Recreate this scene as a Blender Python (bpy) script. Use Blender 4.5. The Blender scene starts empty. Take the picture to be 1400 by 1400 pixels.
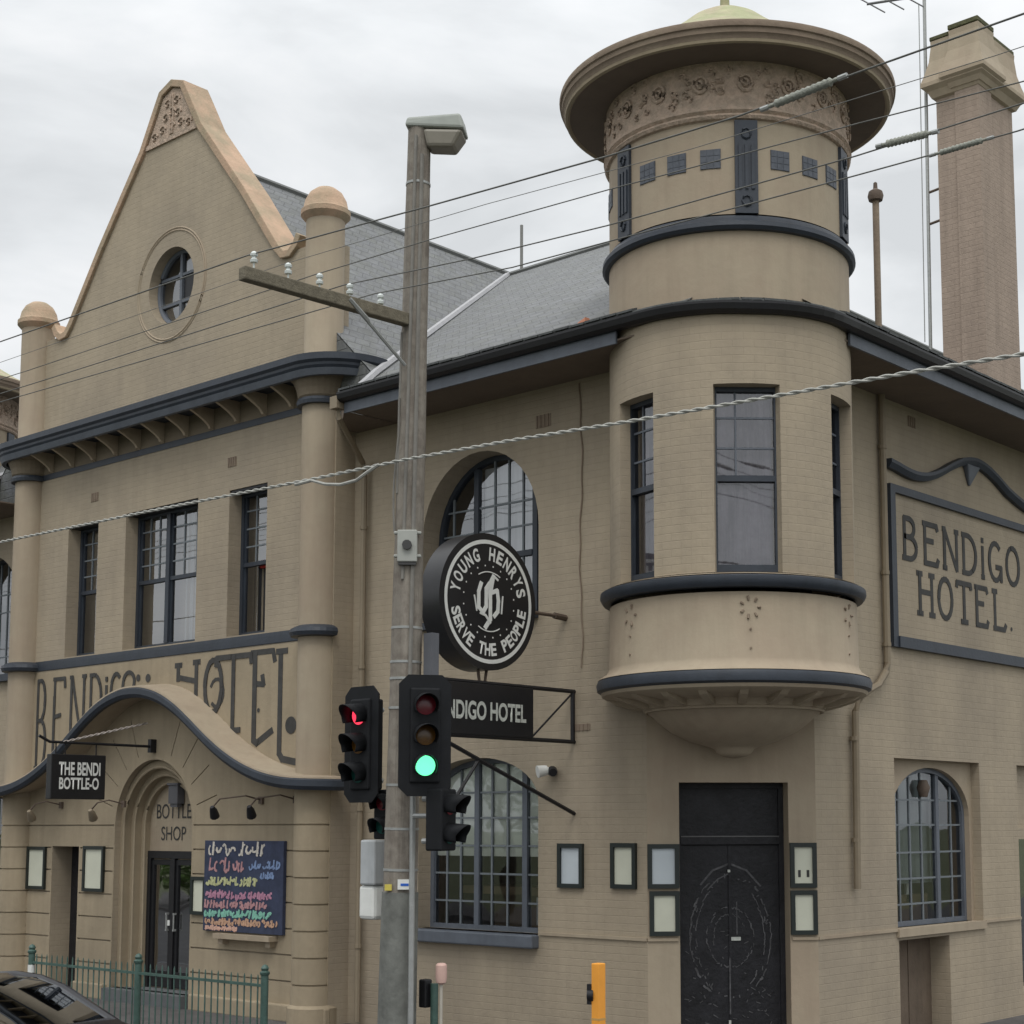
import bpy, bmesh, math, random
from math import sin, cos, pi, radians, sqrt, atan2
from mathutils import Vector, Matrix
from mathutils.geometry import tessellate_polygon
random.seed(7)
S = bpy.context.scene
COL = S.collection
# ------------------------------------------------------------------ camera
cam_d = bpy.data.cameras.new("camera"); cam = bpy.data.objects.new("camera", cam_d); COL.objects.link(cam)
yaw, pit, rol = radians(-40.723), radians(6.422), radians(-0.113)
fw = Vector((cos(pit)*sin(yaw), cos(pit)*cos(yaw), sin(pit)))
r0 = Vector((cos(yaw), -sin(yaw), 0)); u0 = r0.cross(fw)
rt = r0*cos(rol)+u0*sin(rol); up = rt.cross(fw)
m = Matrix((rt, up, -fw)).transposed().to_4x4(); m.translation = Vector((10, -14.3, 2.5))
cam.matrix_world = m
cam_d.sensor_width = 36; cam_d.lens = 2177/1400*36
cam_d.shift_x = -97.18/1400; cam_d.shift_y = 183.75/1400
cam_d.clip_start = .1; cam_d.clip_end = 3000
S.camera = cam
# ------------------------------------------------------------------ world and sun
W = bpy.data.worlds.new("World"); S.world = W; W.use_nodes = True
nt = W.node_tree; nt.nodes.clear()
def N(t, typ, **k):
    n = t.nodes.new(typ)
    for a, b in k.items():
        if a.startswith('_'): setattr(n, a[1:], b)
        else: n.inputs[a.replace('__', ' ')].default_value = b
    return n
out = N(nt, 'ShaderNodeOutputWorld'); 
sky = N(nt, 'ShaderNodeTexSky'); sky.sky_type = 'NISHITA'; sky.sun_disc = False
SUN_EL, SUN_ROT = radians(58), radians(142)
sky.sun_elevation = SUN_EL; sky.sun_rotation = SUN_ROT
bg1 = N(nt, 'ShaderNodeBackground', Strength=.05); nt.links.new(sky.outputs[0], bg1.inputs[0])
tc = N(nt, 'ShaderNodeTexCoord'); sep = N(nt, 'ShaderNodeSeparateXYZ'); nt.links.new(tc.outputs['Generated'], sep.inputs[0])
mp = N(nt, 'ShaderNodeMapping', Scale=(1, 1, 2.6)); nt.links.new(tc.outputs['Generated'], mp.inputs[0])
no = N(nt, 'ShaderNodeTexNoise', Scale=4.2, Detail=7, Roughness=.52, Distortion=.3); nt.links.new(mp.outputs[0], no.inputs['Vector'])
cr = N(nt, 'ShaderNodeValToRGB'); nt.links.new(no.outputs['Fac'], cr.inputs[0])
e = cr.color_ramp.elements; e[0].position = .38; e[0].color = (.73, .755, .775, 1); e[1].position = .60; e[1].color = (.95, .965, .98, 1)
el = e.new(.5); el.color = (.86, .885, .905, 1)
mr = N(nt, 'ShaderNodeMapRange'); nt.links.new(sep.outputs['Z'], mr.inputs['Value'])
mr.inputs['From Min'].default_value = .42; mr.inputs['From Max'].default_value = 1.0
mr.inputs['To Min'].default_value = .935; mr.inputs['To Max'].default_value = 2.15
bg2 = N(nt, 'ShaderNodeBackground'); nt.links.new(cr.outputs[0], bg2.inputs[0]); nt.links.new(mr.outputs[0], bg2.inputs['Strength'])
ad = N(nt, 'ShaderNodeAddShader'); 
mx = N(nt, 'ShaderNodeMixShader', Fac=.93); nt.links.new(bg1.outputs[0], mx.inputs[1]); nt.links.new(bg2.outputs[0], mx.inputs[2])
nt.links.new(mx.outputs[0], out.inputs[0])
sd = bpy.data.lights.new("sun", 'SUN'); sd.energy = 1.0; sd.angle = radians(25); sd.color = (1, .96, .9)
so = bpy.data.objects.new("sun", sd); COL.objects.link(so)
# sun from the street side, high
az = SUN_ROT
sdir = Vector((sin(az)*cos(SUN_EL), cos(az)*cos(SUN_EL), sin(SUN_EL)))
so.rotation_euler = sdir.to_track_quat('Z', 'Y').to_euler(); so.location = (0, 0, 40)
S.view_settings.view_transform = 'Standard'; S.view_settings.look = 'None'
S.view_settings.exposure = .1; S.view_settings.gamma = 1
S.render.resolution_x = S.render.resolution_y = 1024

# ------------------------------------------------------------------ materials
MAT = {}
def mat(name, col, rough=.8, var=.1, vscale=2.0, bump=None, brick=None, spec=.3, metal=0, streak=0, col2=None, emit=None, cyl=None, slate=False, grain=0):
    if name in MAT: return MAT[name]
    M = bpy.data.materials.new(name); MAT[name] = M; M.use_nodes = True
    t = M.node_tree; L = t.links.new; P = t.nodes['Principled BSDF']
    P.inputs['Roughness'].default_value = rough; P.inputs['Metallic'].default_value = metal
    P.inputs['Specular IOR Level'].default_value = spec
    c = (*col, 1)
    g = N(t, 'ShaderNodeNewGeometry')
    n1 = N(t, 'ShaderNodeTexNoise', Scale=vscale, Detail=6, Roughness=.65); L(g.outputs['Position'], n1.inputs['Vector'])
    mr = N(t, 'ShaderNodeMapRange'); L(n1.outputs['Fac'], mr.inputs[0])
    mr.inputs[1].default_value = .3; mr.inputs[2].default_value = .7; mr.inputs[3].default_value = 1-var; mr.inputs[4].default_value = 1+var
    base = N(t, 'ShaderNodeRGB'); base.outputs[0].default_value = c; bo = base.outputs[0]
    if col2:
        n3 = N(t, 'ShaderNodeTexNoise', Scale=vscale*.6, Detail=5, Roughness=.7); L(g.outputs['Position'], n3.inputs['Vector'])
        r3 = N(t, 'ShaderNodeMapRange'); L(n3.outputs['Fac'], r3.inputs[0]); r3.inputs[1].default_value = .42; r3.inputs[2].default_value = .62
        m3 = N(t, 'ShaderNodeMix', _data_type='RGBA'); L(r3.outputs[0], m3.inputs[0]); L(bo, m3.inputs[6]); m3.inputs[7].default_value = (*col2, 1); bo = m3.outputs[2]
    vm = N(t, 'ShaderNodeVectorMath', _operation='SCALE'); L(bo, vm.inputs[0]); L(mr.outputs[0], vm.inputs['Scale']); bo = vm.outputs[0]
    if streak:
        mp2 = N(t, 'ShaderNodeMapping', Scale=(3.5, 3.5, .35)); L(g.outputs['Position'], mp2.inputs[0])
        n4 = N(t, 'ShaderNodeTexNoise', Scale=1.6, Detail=5, Roughness=.6); L(mp2.outputs[0], n4.inputs['Vector'])
        r4 = N(t, 'ShaderNodeMapRange'); L(n4.outputs['Fac'], r4.inputs[0]); r4.inputs[1].default_value = .35; r4.inputs[2].default_value = .55
        r4.inputs[3].default_value = 1-streak; r4.inputs[4].default_value = 1
        v4 = N(t, 'ShaderNodeVectorMath', _operation='SCALE'); L(bo, v4.inputs[0]); L(r4.outputs[0], v4.inputs['Scale']); bo = v4.outputs[0]
    hgt = None
    if brick:
        sp = N(t, 'ShaderNodeSeparateXYZ'); L(g.outputs['Position'], sp.inputs[0])
        if cyl:
            sx = N(t, 'ShaderNodeMath', _operation='SUBTRACT'); L(sp.outputs['X'], sx.inputs[0]); sx.inputs[1].default_value = cyl[0]
            sy = N(t, 'ShaderNodeMath', _operation='SUBTRACT'); L(sp.outputs['Y'], sy.inputs[0]); sy.inputs[1].default_value = cyl[1]
            at = N(t, 'ShaderNodeMath', _operation='ARCTAN2'); L(sy.outputs[0], at.inputs[0]); L(sx.outputs[0], at.inputs[1])
            ua = N(t, 'ShaderNodeMath', _operation='MULTIPLY'); L(at.outputs[0], ua.inputs[0]); ua.inputs[1].default_value = cyl[2]
        else:
            ua = N(t, 'ShaderNodeMath', _operation='ADD'); L(sp.outputs['X'], ua.inputs[0]); L(sp.outputs['Y'], ua.inputs[1])
        cb = N(t, 'ShaderNodeCombineXYZ'); L(ua.outputs[0], cb.inputs[0]); L(sp.outputs['Z'], cb.inputs[1])
        b = N(t, 'ShaderNodeTexBrick', Scale=1.0); L(cb.outputs[0], b.inputs['Vector'])
        b.inputs['Brick Width'].default_value = brick[0]; b.inputs['Row Height'].default_value = brick[1]
        b.inputs['Mortar Size'].default_value = brick[2]; b.inputs['Mortar Smooth'].default_value = .6
        b.inputs['Color1'].default_value = (1, 1, 1, 1); b.inputs['Color2'].default_value = (brick[3],)*3+(1,); b.inputs['Mortar'].default_value = (brick[4],)*3+(1,)
        vv = N(t, 'ShaderNodeVectorMath', _operation='MULTIPLY'); L(bo, vv.inputs[0]); L(b.outputs['Color'], vv.inputs[1]); bo = vv.outputs[0]
        hh = N(t, 'ShaderNodeMath', _operation='SUBTRACT'); hh.inputs[0].default_value = 1; L(b.outputs['Fac'], hh.inputs[1]); hgt = hh.outputs[0]
    L(bo, P.inputs['Base Color'])
    if bump:
        n2 = N(t, 'ShaderNodeTexNoise', Scale=bump[0], Detail=5, Roughness=.6); L(g.outputs['Position'], n2.inputs['Vector'])
        h2 = n2.outputs['Fac']
        if grain:
            mpg = N(t, 'ShaderNodeMapping', Scale=(1, 1, .05)); L(g.outputs['Position'], mpg.inputs[0]); L(mpg.outputs[0], n2.inputs['Vector'])
            L(mpg.outputs[0], n1.inputs['Vector'])
        if hgt is not None:
            a = N(t, 'ShaderNodeMath', _operation='MULTIPLY_ADD'); L(hgt, a.inputs[0]); a.inputs[1].default_value = bump[2] if len(bump) > 2 else .5; L(h2, a.inputs[2]); h2 = a.outputs[0]
        bp = N(t, 'ShaderNodeBump', Strength=bump[1], Distance=bump[3] if len(bump) > 3 else .02); L(h2, bp.inputs['Height']); L(bp.outputs[0], P.inputs['Normal'])
    if emit:
        P.inputs['Emission Color'].default_value = (*emit[0], 1); P.inputs['Emission Strength'].default_value = emit[1]
    return M
TC = (.385, .322, .236)
BR = (.235, .0863, .006, .975, .93)
CXY = (-.45, .45)
LXY = (-19.5, .7)
wallm = mat('painted_brick', TC, .75, .09, .7, (11, .34, .5), BR, streak=.06, col2=(.335, .282, .212))
wallc = mat('painted_brick_bay', TC, .75, .06, .9, (11, .30, .45), BR, streak=.06, cyl=(*CXY, 1.39), col2=(.335, .282, .212))
render = mat('painted_render', TC, .72, .06, 1.1, (9, .25), streak=.08, col2=(.36, .29, .213))
stone = mat('painted_stone', (.36, .295, .205), .75, .08, 1.3, (10, .35), streak=.1, col2=(.325, .268, .187))
trim = mat('slate_blue_paint', (.033, .041, .055), .5, .15, 3, (20, .15), spec=.45, streak=.12)
trimg = mat('grey_blue_paint', (.115, .13, .155), .5, .12, 3, (20, .15), spec=.4, streak=.12)
sand = mat('weathered_sandstone', (.50, .35, .245), .9, .14, 2.2, (25, .6), col2=(.36, .29, .2))
carved = mat('carved_sandstone', (.50, .385, .30), .9, .16, 14, (22, .9, 0, .035), col2=(.40, .32, .25))
eavem = mat('weathered_eave', (.24, .185, .14), .85, .12, 3, (18, .4), col2=(.27, .215, .16))
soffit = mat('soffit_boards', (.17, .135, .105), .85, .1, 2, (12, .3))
slate = mat('roof_slate', (.15, .155, .16), .6, .22, 6, (30, .5, 1.2), (.27, .145, .012, .84, .66), spec=.4, col2=(.14, .145, .135))
lead = mat('lead_flashing', (.36, .36, .37), .5, .1, 4, (10, .3))
copper = mat('green_copper', (.36, .37, .21), .75, .2, 4, (20, .4), col2=(.42, .36, .25))
tile = mat('eave_tile', (.08, .085, .085), .7, .2, 20, (20, .4))
wood = mat('grey_weathered_wood', (.26, .235, .20), .85, .25, 9, (60, .8), grain=1, col2=(.19, .165, .14))
armw = mat('crossarm_wood', (.17, .15, .11), .85, .25, 14, (60, .6))
galv = mat('galvanised_steel', (.36, .37, .36), .45, .1, 8, (30, .2), metal=.4)
guard = mat('green_grey_sheet', (.165, .17, .155), .55, .25, 6, (20, .3), streak=.15)
black = mat('black_paint', (.012, .012, .014), .45, .2, 6, spec=.4)
blackm = mat('matt_black', (.010, .011, .013), .7, .2, 6, spec=.25)
doorb = mat('black_door', (.014, .014, .017), .5, .5, 5, (18, .4), spec=.35)
white = mat('white_paint', (.72, .73, .70), .5, .06, 8)
whited = mat('worn_white_letters', (.50, .52, .48), .6, .22, 30)
cream = mat('notice_paper', (.60, .61, .50), .6, .05, 3)
blue_paper = mat('bluish_notice', (.50, .55, .58), .6, .05, 3)
frame_b = mat('notice_frame_paint', (.012, .018, .016), .4, .1, 6, spec=.5)
letter = mat('painted_letter', (.058, .057, .055), .7, .22, 8, streak=.2)
board = mat('chalkboard_blue', (.04, .05, .09), .7, .3, 6)
green = mat('green_iron', (.055, .105, .088), .5, .25, 8, (30, .3), spec=.5)
orange = mat('orange_plastic', (.80, .34, .05), .5, .06, 6)
pink = mat('faded_pink_sign', (.62, .42, .36), .6, .08, 6)
curtain_or_dark_sheet = mat('grey_lilac_curtain', (.42, .38, .42), .9, .25, 3, (6, .6), streak=.4)
blind = mat('sky_toned_blind', (.82, .84, .77), .9, .08, 2, streak=.05)  # colour raised to carry the pale sky reflection of the panes
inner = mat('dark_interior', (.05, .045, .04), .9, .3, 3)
floorw = mat('interior_timber', (.20, .14, .08), .6, .2, 3)
asphalt = mat('asphalt', (.055, .055, .057), .9, .2, 3, (60, .5), col2=(.07, .07, .07))
paving = mat('footpath_asphalt', (.105, .10, .098), .9, .15, 3, (50, .4), col2=(.085, .08, .08))
kerbm = mat('bluestone', (.12, .125, .13), .8, .15, 4, (30, .4))
grass = mat('ground_far', (.09, .10, .05), .95, .2, .3)
barm = mat('pale_grey_bar', (.16, .18, .195), .5, .1, 3, spec=.4)
leafm = mat('leaves', (.06, .10, .03), .7, .35, 2.5, col2=(.03, .06, .02))
bark = mat('bark', (.10, .085, .065), .9, .2, 8, (30, .8))
wirem = mat('weathered_cable', (.13, .13, .12), .6, .2, 10)
wirel = mat('grey_sheathed_cable', (.36, .36, .33), .6, .15, 10)
insul = mat('glazed_porcelain', (.58, .62, .60), .25, .05, 6, spec=.6)
insulg = mat('grey_strain_grip', (.30, .31, .27), .7, .2, 30, (60, .6))
pipew = mat('painted_pipe', (.25, .205, .145), .6, .1, 3)
rust = mat('rusted_iron', (.12, .09, .07), .7, .2, 8, (20, .3))
carp = mat('car_paint_dark', (.018, .017, .02), .12, .1, 2, spec=.8)
rubber = mat('tyre_rubber', (.02, .02, .02), .8, .1, 5)
redm = mat('red_lamp_lit', (.5, .02, .03), .3, 0, 1, emit=((1, .05, .10), 1.3))
greenm = mat('green_lamp_lit', (.1, .6, .4), .3, 0, 1, emit=((.14, 1, .42), 1.6))
greenh = mat('green_lamp_halo', (.05, .4, .2), .3, 0, 1, emit=((.05, .8, .3), .5))
reddk = mat('red_lens_unlit', (.16, .01, .02), .25, .1, 5, spec=.6)
amb = mat('amber_lens_unlit', (.13, .06, .01), .25, .1, 5, spec=.6)
signf = mat('sign_face_black', (.016, .016, .018), .35, .15, 6, spec=.5)
CH = {k: mat('chalk_'+k, c, .8, .25, 40) for k, c in dict(white=(.60, .56, .50), pink=(.45, .25, .26), blue=(.20, .28, .46), yellow=(.48, .49, .27), magenta=(.44, .22, .31), teal=(.22, .48, .38), orange=(.5, .31, .21), peach=(.6, .38, .30)).items()}
def glass(name, tint, fac, ior=1.6):
    M = bpy.data.materials.new(name); M.use_nodes = True; t = M.node_tree; t.nodes.clear(); L = t.links.new
    o = N(t, 'ShaderNodeOutputMaterial'); tr = N(t, 'ShaderNodeBsdfTransparent', Color=(*tint, 1)); gl = N(t, 'ShaderNodeBsdfGlossy', Roughness=.02, Color=(.95, .97, 1, 1))
    fr = N(t, 'ShaderNodeFresnel', IOR=ior); ma = N(t, 'ShaderNodeMath', _operation='ADD'); L(fr.outputs[0], ma.inputs[0]); ma.inputs[1].default_value = fac
    g = N(t, 'ShaderNodeNewGeometry'); n = N(t, 'ShaderNodeTexNoise', Scale=1.5, Detail=1); L(g.outputs['Position'], n.inputs['Vector'])
    bp = N(t, 'ShaderNodeBump', Strength=.25, Distance=.02); L(n.outputs[0], bp.inputs['Height']); L(bp.outputs[0], gl.inputs['Normal'])
    m_ = N(t, 'ShaderNodeMixShader'); L(ma.outputs[0], m_.inputs[0]); L(tr.outputs[0], m_.inputs[1]); L(gl.outputs[0], m_.inputs[2]); L(m_.outputs[0], o.inputs[0])
    MAT[name] = M; return M
gl_up = glass('window_glass', (.84, .86, .88), .17)
gl_bay = glass('bay_glass', (.8, .8, .82), .07)
gl_low = glass('window_glass_lower', (.92, .94, .93), .05)
gl_door = glass('door_glass', (.25, .25, .27), .30)

# ------------------------------------------------------------------ mesh helpers
class MB:
    def __init__(s): s.v = []; s.f = []; s.sm = []
    def add(s, vs, fs, smooth=False):
        b = len(s.v); s.v += [tuple(v) for v in vs]
        for f in fs: s.f.append([i+b for i in f]); s.sm.append(smooth)
    def hexa(s, p):  # 8 points: bottom 0-3, top 4-7
        s.add(p, [(0, 3, 2, 1), (4, 5, 6, 7), (0, 1, 5, 4), (1, 2, 6, 5), (2, 3, 7, 6), (3, 0, 4, 7)])
    def box(s, x0, x1, y0, y1, z0, z1):
        s.hexa([(x0, y0, z0), (x1, y0, z0), (x1, y1, z0), (x0, y1, z0), (x0, y0, z1), (x1, y0, z1), (x1, y1, z1), (x0, y1, z1)])
    def fbox(s, F, s0, s1, t0, t1, d0, d1):
        s.hexa([F(s0, t0, d0), F(s1, t0, d0), F(s1, t0, d1), F(s0, t0, d1), F(s0, t1, d0), F(s1, t1, d0), F(s1, t1, d1), F(s0, t1, d1)])
    def tube(s, pts, r, seg=8, cap=True, radii=None):
        pts = [Vector(p) for p in pts]; n = len(pts); rings = []
        for i, p in enumerate(pts):
            a = pts[max(i-1, 0)]; b = pts[min(i+1, n-1)]; t = (b-a).normalized()
            ref = Vector((0, 0, 1)) if abs(t.z) < .9 else Vector((1, 0, 0))
            u = t.cross(ref).normalized(); w = t.cross(u)
            rr = radii[i] if radii else r
            rings.append([p+(u*cos(2*pi*k/seg)+w*sin(2*pi*k/seg))*rr for k in range(seg)])
        vs = [v for R in rings for v in R]; fs = []
        for i in range(n-1):
            for k in range(seg): fs.append((i*seg+k, i*seg+(k+1) % seg, (i+1)*seg+(k+1) % seg, (i+1)*seg+k))
        s.add(vs, fs, True)
        if cap: s.add(rings[0], [tuple(range(seg))]); s.add(rings[-1], [tuple(range(seg))])
    def lathe(s, c, prof, seg=48, a0=0, a1=360, smooth=True):
        full = abs(a1-a0-360) < .01; na = seg if full else seg+1
        vs = []
        for r, z in prof:
            for k in range(na):
                a = radians(a0+(a1-a0)*k/seg); vs.append((c[0]+r*cos(a), c[1]+r*sin(a), z))
        fs = []
        for i in range(len(prof)-1):
            for k in range(seg):
                k2 = (k+1) % na if full else k+1
                fs.append((i*na+k, i*na+k2, (i+1)*na+k2, (i+1)*na+k))
        s.add(vs, fs, smooth)
    def sweep(s, path, prof, closed=False, caps=True):
        # path: [(x,y,nx,ny,z)]; prof: [(offset outward, dz)]
        vs = []; n = len(prof)
        for (x, y, nx, ny, z) in path:
            for o, dz in prof: vs.append((x+nx*o, y+ny*o, z+dz))
        fs = []
        for i in range(len(path)-1):
            for k in range(n-1): fs.append((i*n+k, i*n+k+1, (i+1)*n+k+1, (i+1)*n+k))
            if closed: fs.append((i*n+n-1, i*n, (i+1)*n, (i+1)*n+n-1))
        s.add(vs, fs)
        if caps: s.add(vs[:n], [tuple(range(n))]); s.add(vs[-n:], [tuple(range(n))])
    def build(s, name, material, parent=None, recalc=True, bevel=0):
        me = bpy.data.meshes.new(name); me.from_pydata(s.v, [], s.f); 
        for p, q in zip(me.polygons, s.sm): p.use_smooth = q
        if recalc:
            b = bmesh.new(); b.from_mesh(me); bmesh.ops.remove_doubles(b, verts=b.verts, dist=1e-5); bmesh.ops.recalc_face_normals(b, faces=b.faces); b.to_mesh(me); b.free()
        me.update()
        o = bpy.data.objects.new(name, me); COL.objects.link(o); me.materials.append(material)
        if any(s.sm):
            md = o.modifiers.new('es', 'EDGE_SPLIT'); md.split_angle = radians(40)
        if bevel:
            bv = o.modifiers.new('bevel', 'BEVEL'); bv.width = bevel; bv.segments = 2; bv.limit_method = 'ANGLE'; bv.angle_limit = radians(40)
        if parent: o.parent = parent; o.matrix_parent_inverse = parent.matrix_world.inverted()
        return o
def tag(o, label=None, cat=None, group=None, kind=None):
    if label: o['label'] = label
    if cat: o['category'] = cat
    if group: o['group'] = group
    if kind: o['kind'] = kind
    return o
def thing(name, loc, label, cat, group=None):
    o = bpy.data.objects.new(name, None); COL.objects.link(o); o.location = loc; o.empty_display_size = .2
    o.matrix_world = Matrix.Translation(loc)
    return tag(o, label, cat, group)
def Frame(o, sa, nn):
    o = Vector(o); sa = Vector(sa).normalized(); nn = Vector(nn).normalized()
    return lambda s, t, d=0: tuple(o+sa*s+nn*d+Vector((0, 0, t)))
MID = Frame((0, 0, 0), (1, 0, 0), (0, 1, 0))
WING = Frame((0, -.35, 0), (1, 0, 0), (0, 1, 0))
RIGHT = Frame((0, 0, 0), (0, 1, 0), (-1, 0, 0))
CHF = Frame((-1.355, 0, 0), (1.355, 1.42, 0), (-1.42, 1.355, 0))
CHL = Frame((-20.15, 1.25, 0), (1.25, -1.25, 0), (1, 1, 0))
def fill(mb, F, loops, d=0, smooth=False):
    pts = [[Vector((a, b, 0)) for a, b in lp] for lp in loops]
    tr = tessellate_polygon(pts); flat = [p for lp in loops for p in lp]
    mb.add([F(a, b, d) for a, b in flat], [tuple(t) for t in tr])
def reveal(mb, F, loop, d0, d1):
    n = len(loop)
    mb.add([F(a, b, d0) for a, b in loop]+[F(a, b, d1) for a, b in loop], [(i, (i+1) % n, n+(i+1) % n, n+i) for i in range(n)])
def rect(s0, s1, t0, t1): return [(s0, t0), (s1, t0), (s1, t1), (s0, t1)]
def arch(s0, s1, t0, sp, rise, n=20):
    c = (s0+s1)/2; a = (s1-s0)/2
    return [(s0, t0), (s1, t0)]+[(c+a*cos(pi*k/n), sp+rise*sin(pi*k/n)) for k in range(n+1)]
def plate(mb, F, outline, holes=()):
    fill(mb, F, [outline]+[h[0] for h in holes])
    for h in holes:
        reveal(mb, F, h[0], 0, h[1])
        if len(h) > 2 and h[2]: fill(mb, F, [h[0]], h[1])
RC = [0]
def ribbon(mb, F, pts, w, d0=-.004, th=.004, taper=1):
    for i in range(len(pts)-1):
        a = Vector((*pts[i], 0)); b = Vector((*pts[i+1], 0)); t = b-a
        if t.length < 1e-6: continue
        t.normalize(); nn = Vector((-t.y, t.x, 0))*w/2; e = t*w*.28
        q = [a-nn-e, b-nn+e, b+nn+e, a+nn-e]; RC[0] += 1; dd = d0-.00035*(RC[0] % 17)
        mb.add([F(p.x, p.y, dd) for p in q]+[F(p.x, p.y, d0+th) for p in q], [(0, 1, 2, 3), (0, 1, 5, 4), (1, 2, 6, 5), (2, 3, 7, 6), (3, 0, 4, 7)])
def arc_pts(cx, cy, rx, ry, a0, a1, n=14):
    return [(cx+rx*cos(radians(a0+(a1-a0)*k/n)), cy+ry*sin(radians(a0+(a1-a0)*k/n))) for k in range(n+1)]
# stroke alphabet in the unit square
G = {
 'B': [[(.1, 0), (.1, 1)], [(.1, 1)]+arc_pts(.35, .77, .35, .23, 90, -90)+[(.1, .54)], [(.1, .54)]+arc_pts(.4, .27, .42, .27, 90, -90)+[(0, 0)]],
 'E': [[(.1, 0), (.1, 1)], [(0, 1), (.85, 1), (.9, .9)], [(.1, .58), (.6, .58)], [(.05, 0), (.85, 0), (.92, .12)]],
 'N': [[(.08, 0), (.08, 1)], [(0, 1), (.12, 1), (.88, 0)], [(.9, 0), (.9, 1)], [(.8, 1), (1, 1)], [(0, 0), (.2, 0)]],
 'D': [[(.1, 0), (.1, 1)], [(.02, 1)]+arc_pts(.35, .5, .58, .5, 90, -90)+[(.02, 0)]],
 'I': [[(.5, 0), (.5, .8)], [(.5, .95), (.5, 1.02)], [(.25, 0), (.75, 0)]],
 'G': [arc_pts(.5, .5, .45, .5, 50, 330, 18)+[(.9, .36), (.55, .36)], [(.9, .0), (.9, .36)]],
 'O': [arc_pts(.5, .5, .45, .5, 0, 360, 22)],
 'H': [[(.1, 0), (.1, 1)], [(.9, 0), (.9, 1)], [(.1, .55), (.9, .55)], [(-.05, 1), (.25, 1)], [(.75, 1), (1.05, 1)], [(-.05, 0), (.25, 0)], [(.75, 0), (1.05, 0)]],
 'T': [[(.5, 0), (.5, 1)], [(0, .9), (.02, 1), (.98, 1), (1, .9)], [(.3, 0), (.7, 0)]],
 'L': [[(.15, 0), (.15, 1)], [(0, 1), (.3, 1)], [(.05, 0), (.85, 0), (.95, .12)]],
}
def text_mesh(name, txt, F, s0, s1, t0, t1, material, parent, d=-.006, bold=.02, ext=.003):
    cu = bpy.data.curves.new(name, 'FONT'); cu.body = txt; cu.size = 1; cu.offset = bold; cu.extrude = 0.0
    o = bpy.data.objects.new(name, cu); COL.objects.link(o)
    dg = bpy.context.evaluated_depsgraph_get(); me = bpy.data.meshes.new_from_object(o.evaluated_get(dg))
    bpy.data.objects.remove(o)
    xs = [v.co.x for v in me.vertices]; ys = [v.co.y for v in me.vertices]; x0, x1, y0, y1 = min(xs), max(xs), min(ys), max(ys)
    for v in me.vertices:
        v.co = F(s0+(v.co.x-x0)/(x1-x0)*(s1-s0), t0+(v.co.y-y0)/(y1-y0)*(t1-t0), d)
    me.name = name; me.materials.clear(); me.materials.append(material)
    o = bpy.data.objects.new(name, me); COL.objects.link(o)
    if parent: o.parent = parent; o.matrix_parent_inverse = parent.matrix_world.inverted()
    return o

# ------------------------------------------------------------------ ground
def struct(name, mb, material): return tag(mb.build(name, material), kind='structure')
b = MB(); b.box(-900, 900, -900, 900, -1.2, -.30); struct('ground', b, grass)
b = MB(); b.box(-300, 300, -17.5, -3.9, -.29, -.22); struct('road', b, asphalt)
b = MB(); b.box(3.4, 16, -3.9, 300, -.29, -.22); struct('side_road', b, asphalt)
b = MB()
cor = [(3.25-2.2+2.2*cos(radians(a)), -3.7+2.2+2.2*sin(radians(a))) for a in range(0, -91, -10)]
op = [(-60, 40), (3.25, 40)]+cor+[(-60, -3.7)]
fill(b, lambda x, y, d=0: (x, y, -.1), [op]); reveal(b, lambda x, y, d=0: (x, y, d), op, -.1, -.29); struct('footpath', b, paving)
b = MB(); kp = [(3.25, 40, 1, 0, -.1)]+[(x, y, cos(radians(-10*i)), sin(radians(-10*i)), -.1) for i, (x, y) in enumerate(cor)]+[(-60, -3.7, 0, -1, -.1)]
b.sweep(kp, [(0, .004), (.15, .004), (.16, -.01), (.17, -.19), (0, -.19)], closed=True); struct('kerb', b, kerbm)
b = MB(); b.box(-300, 300, -22.5, -17.6, -.29, -.1); struct('opposite_footpath', b, paving)

# ------------------------------------------------------------------ hotel
H = thing('hotel', (-8, 4, 0), 'two-storey tan painted brick corner hotel with slate roof, tall gable and round corner turret', 'building')

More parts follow.
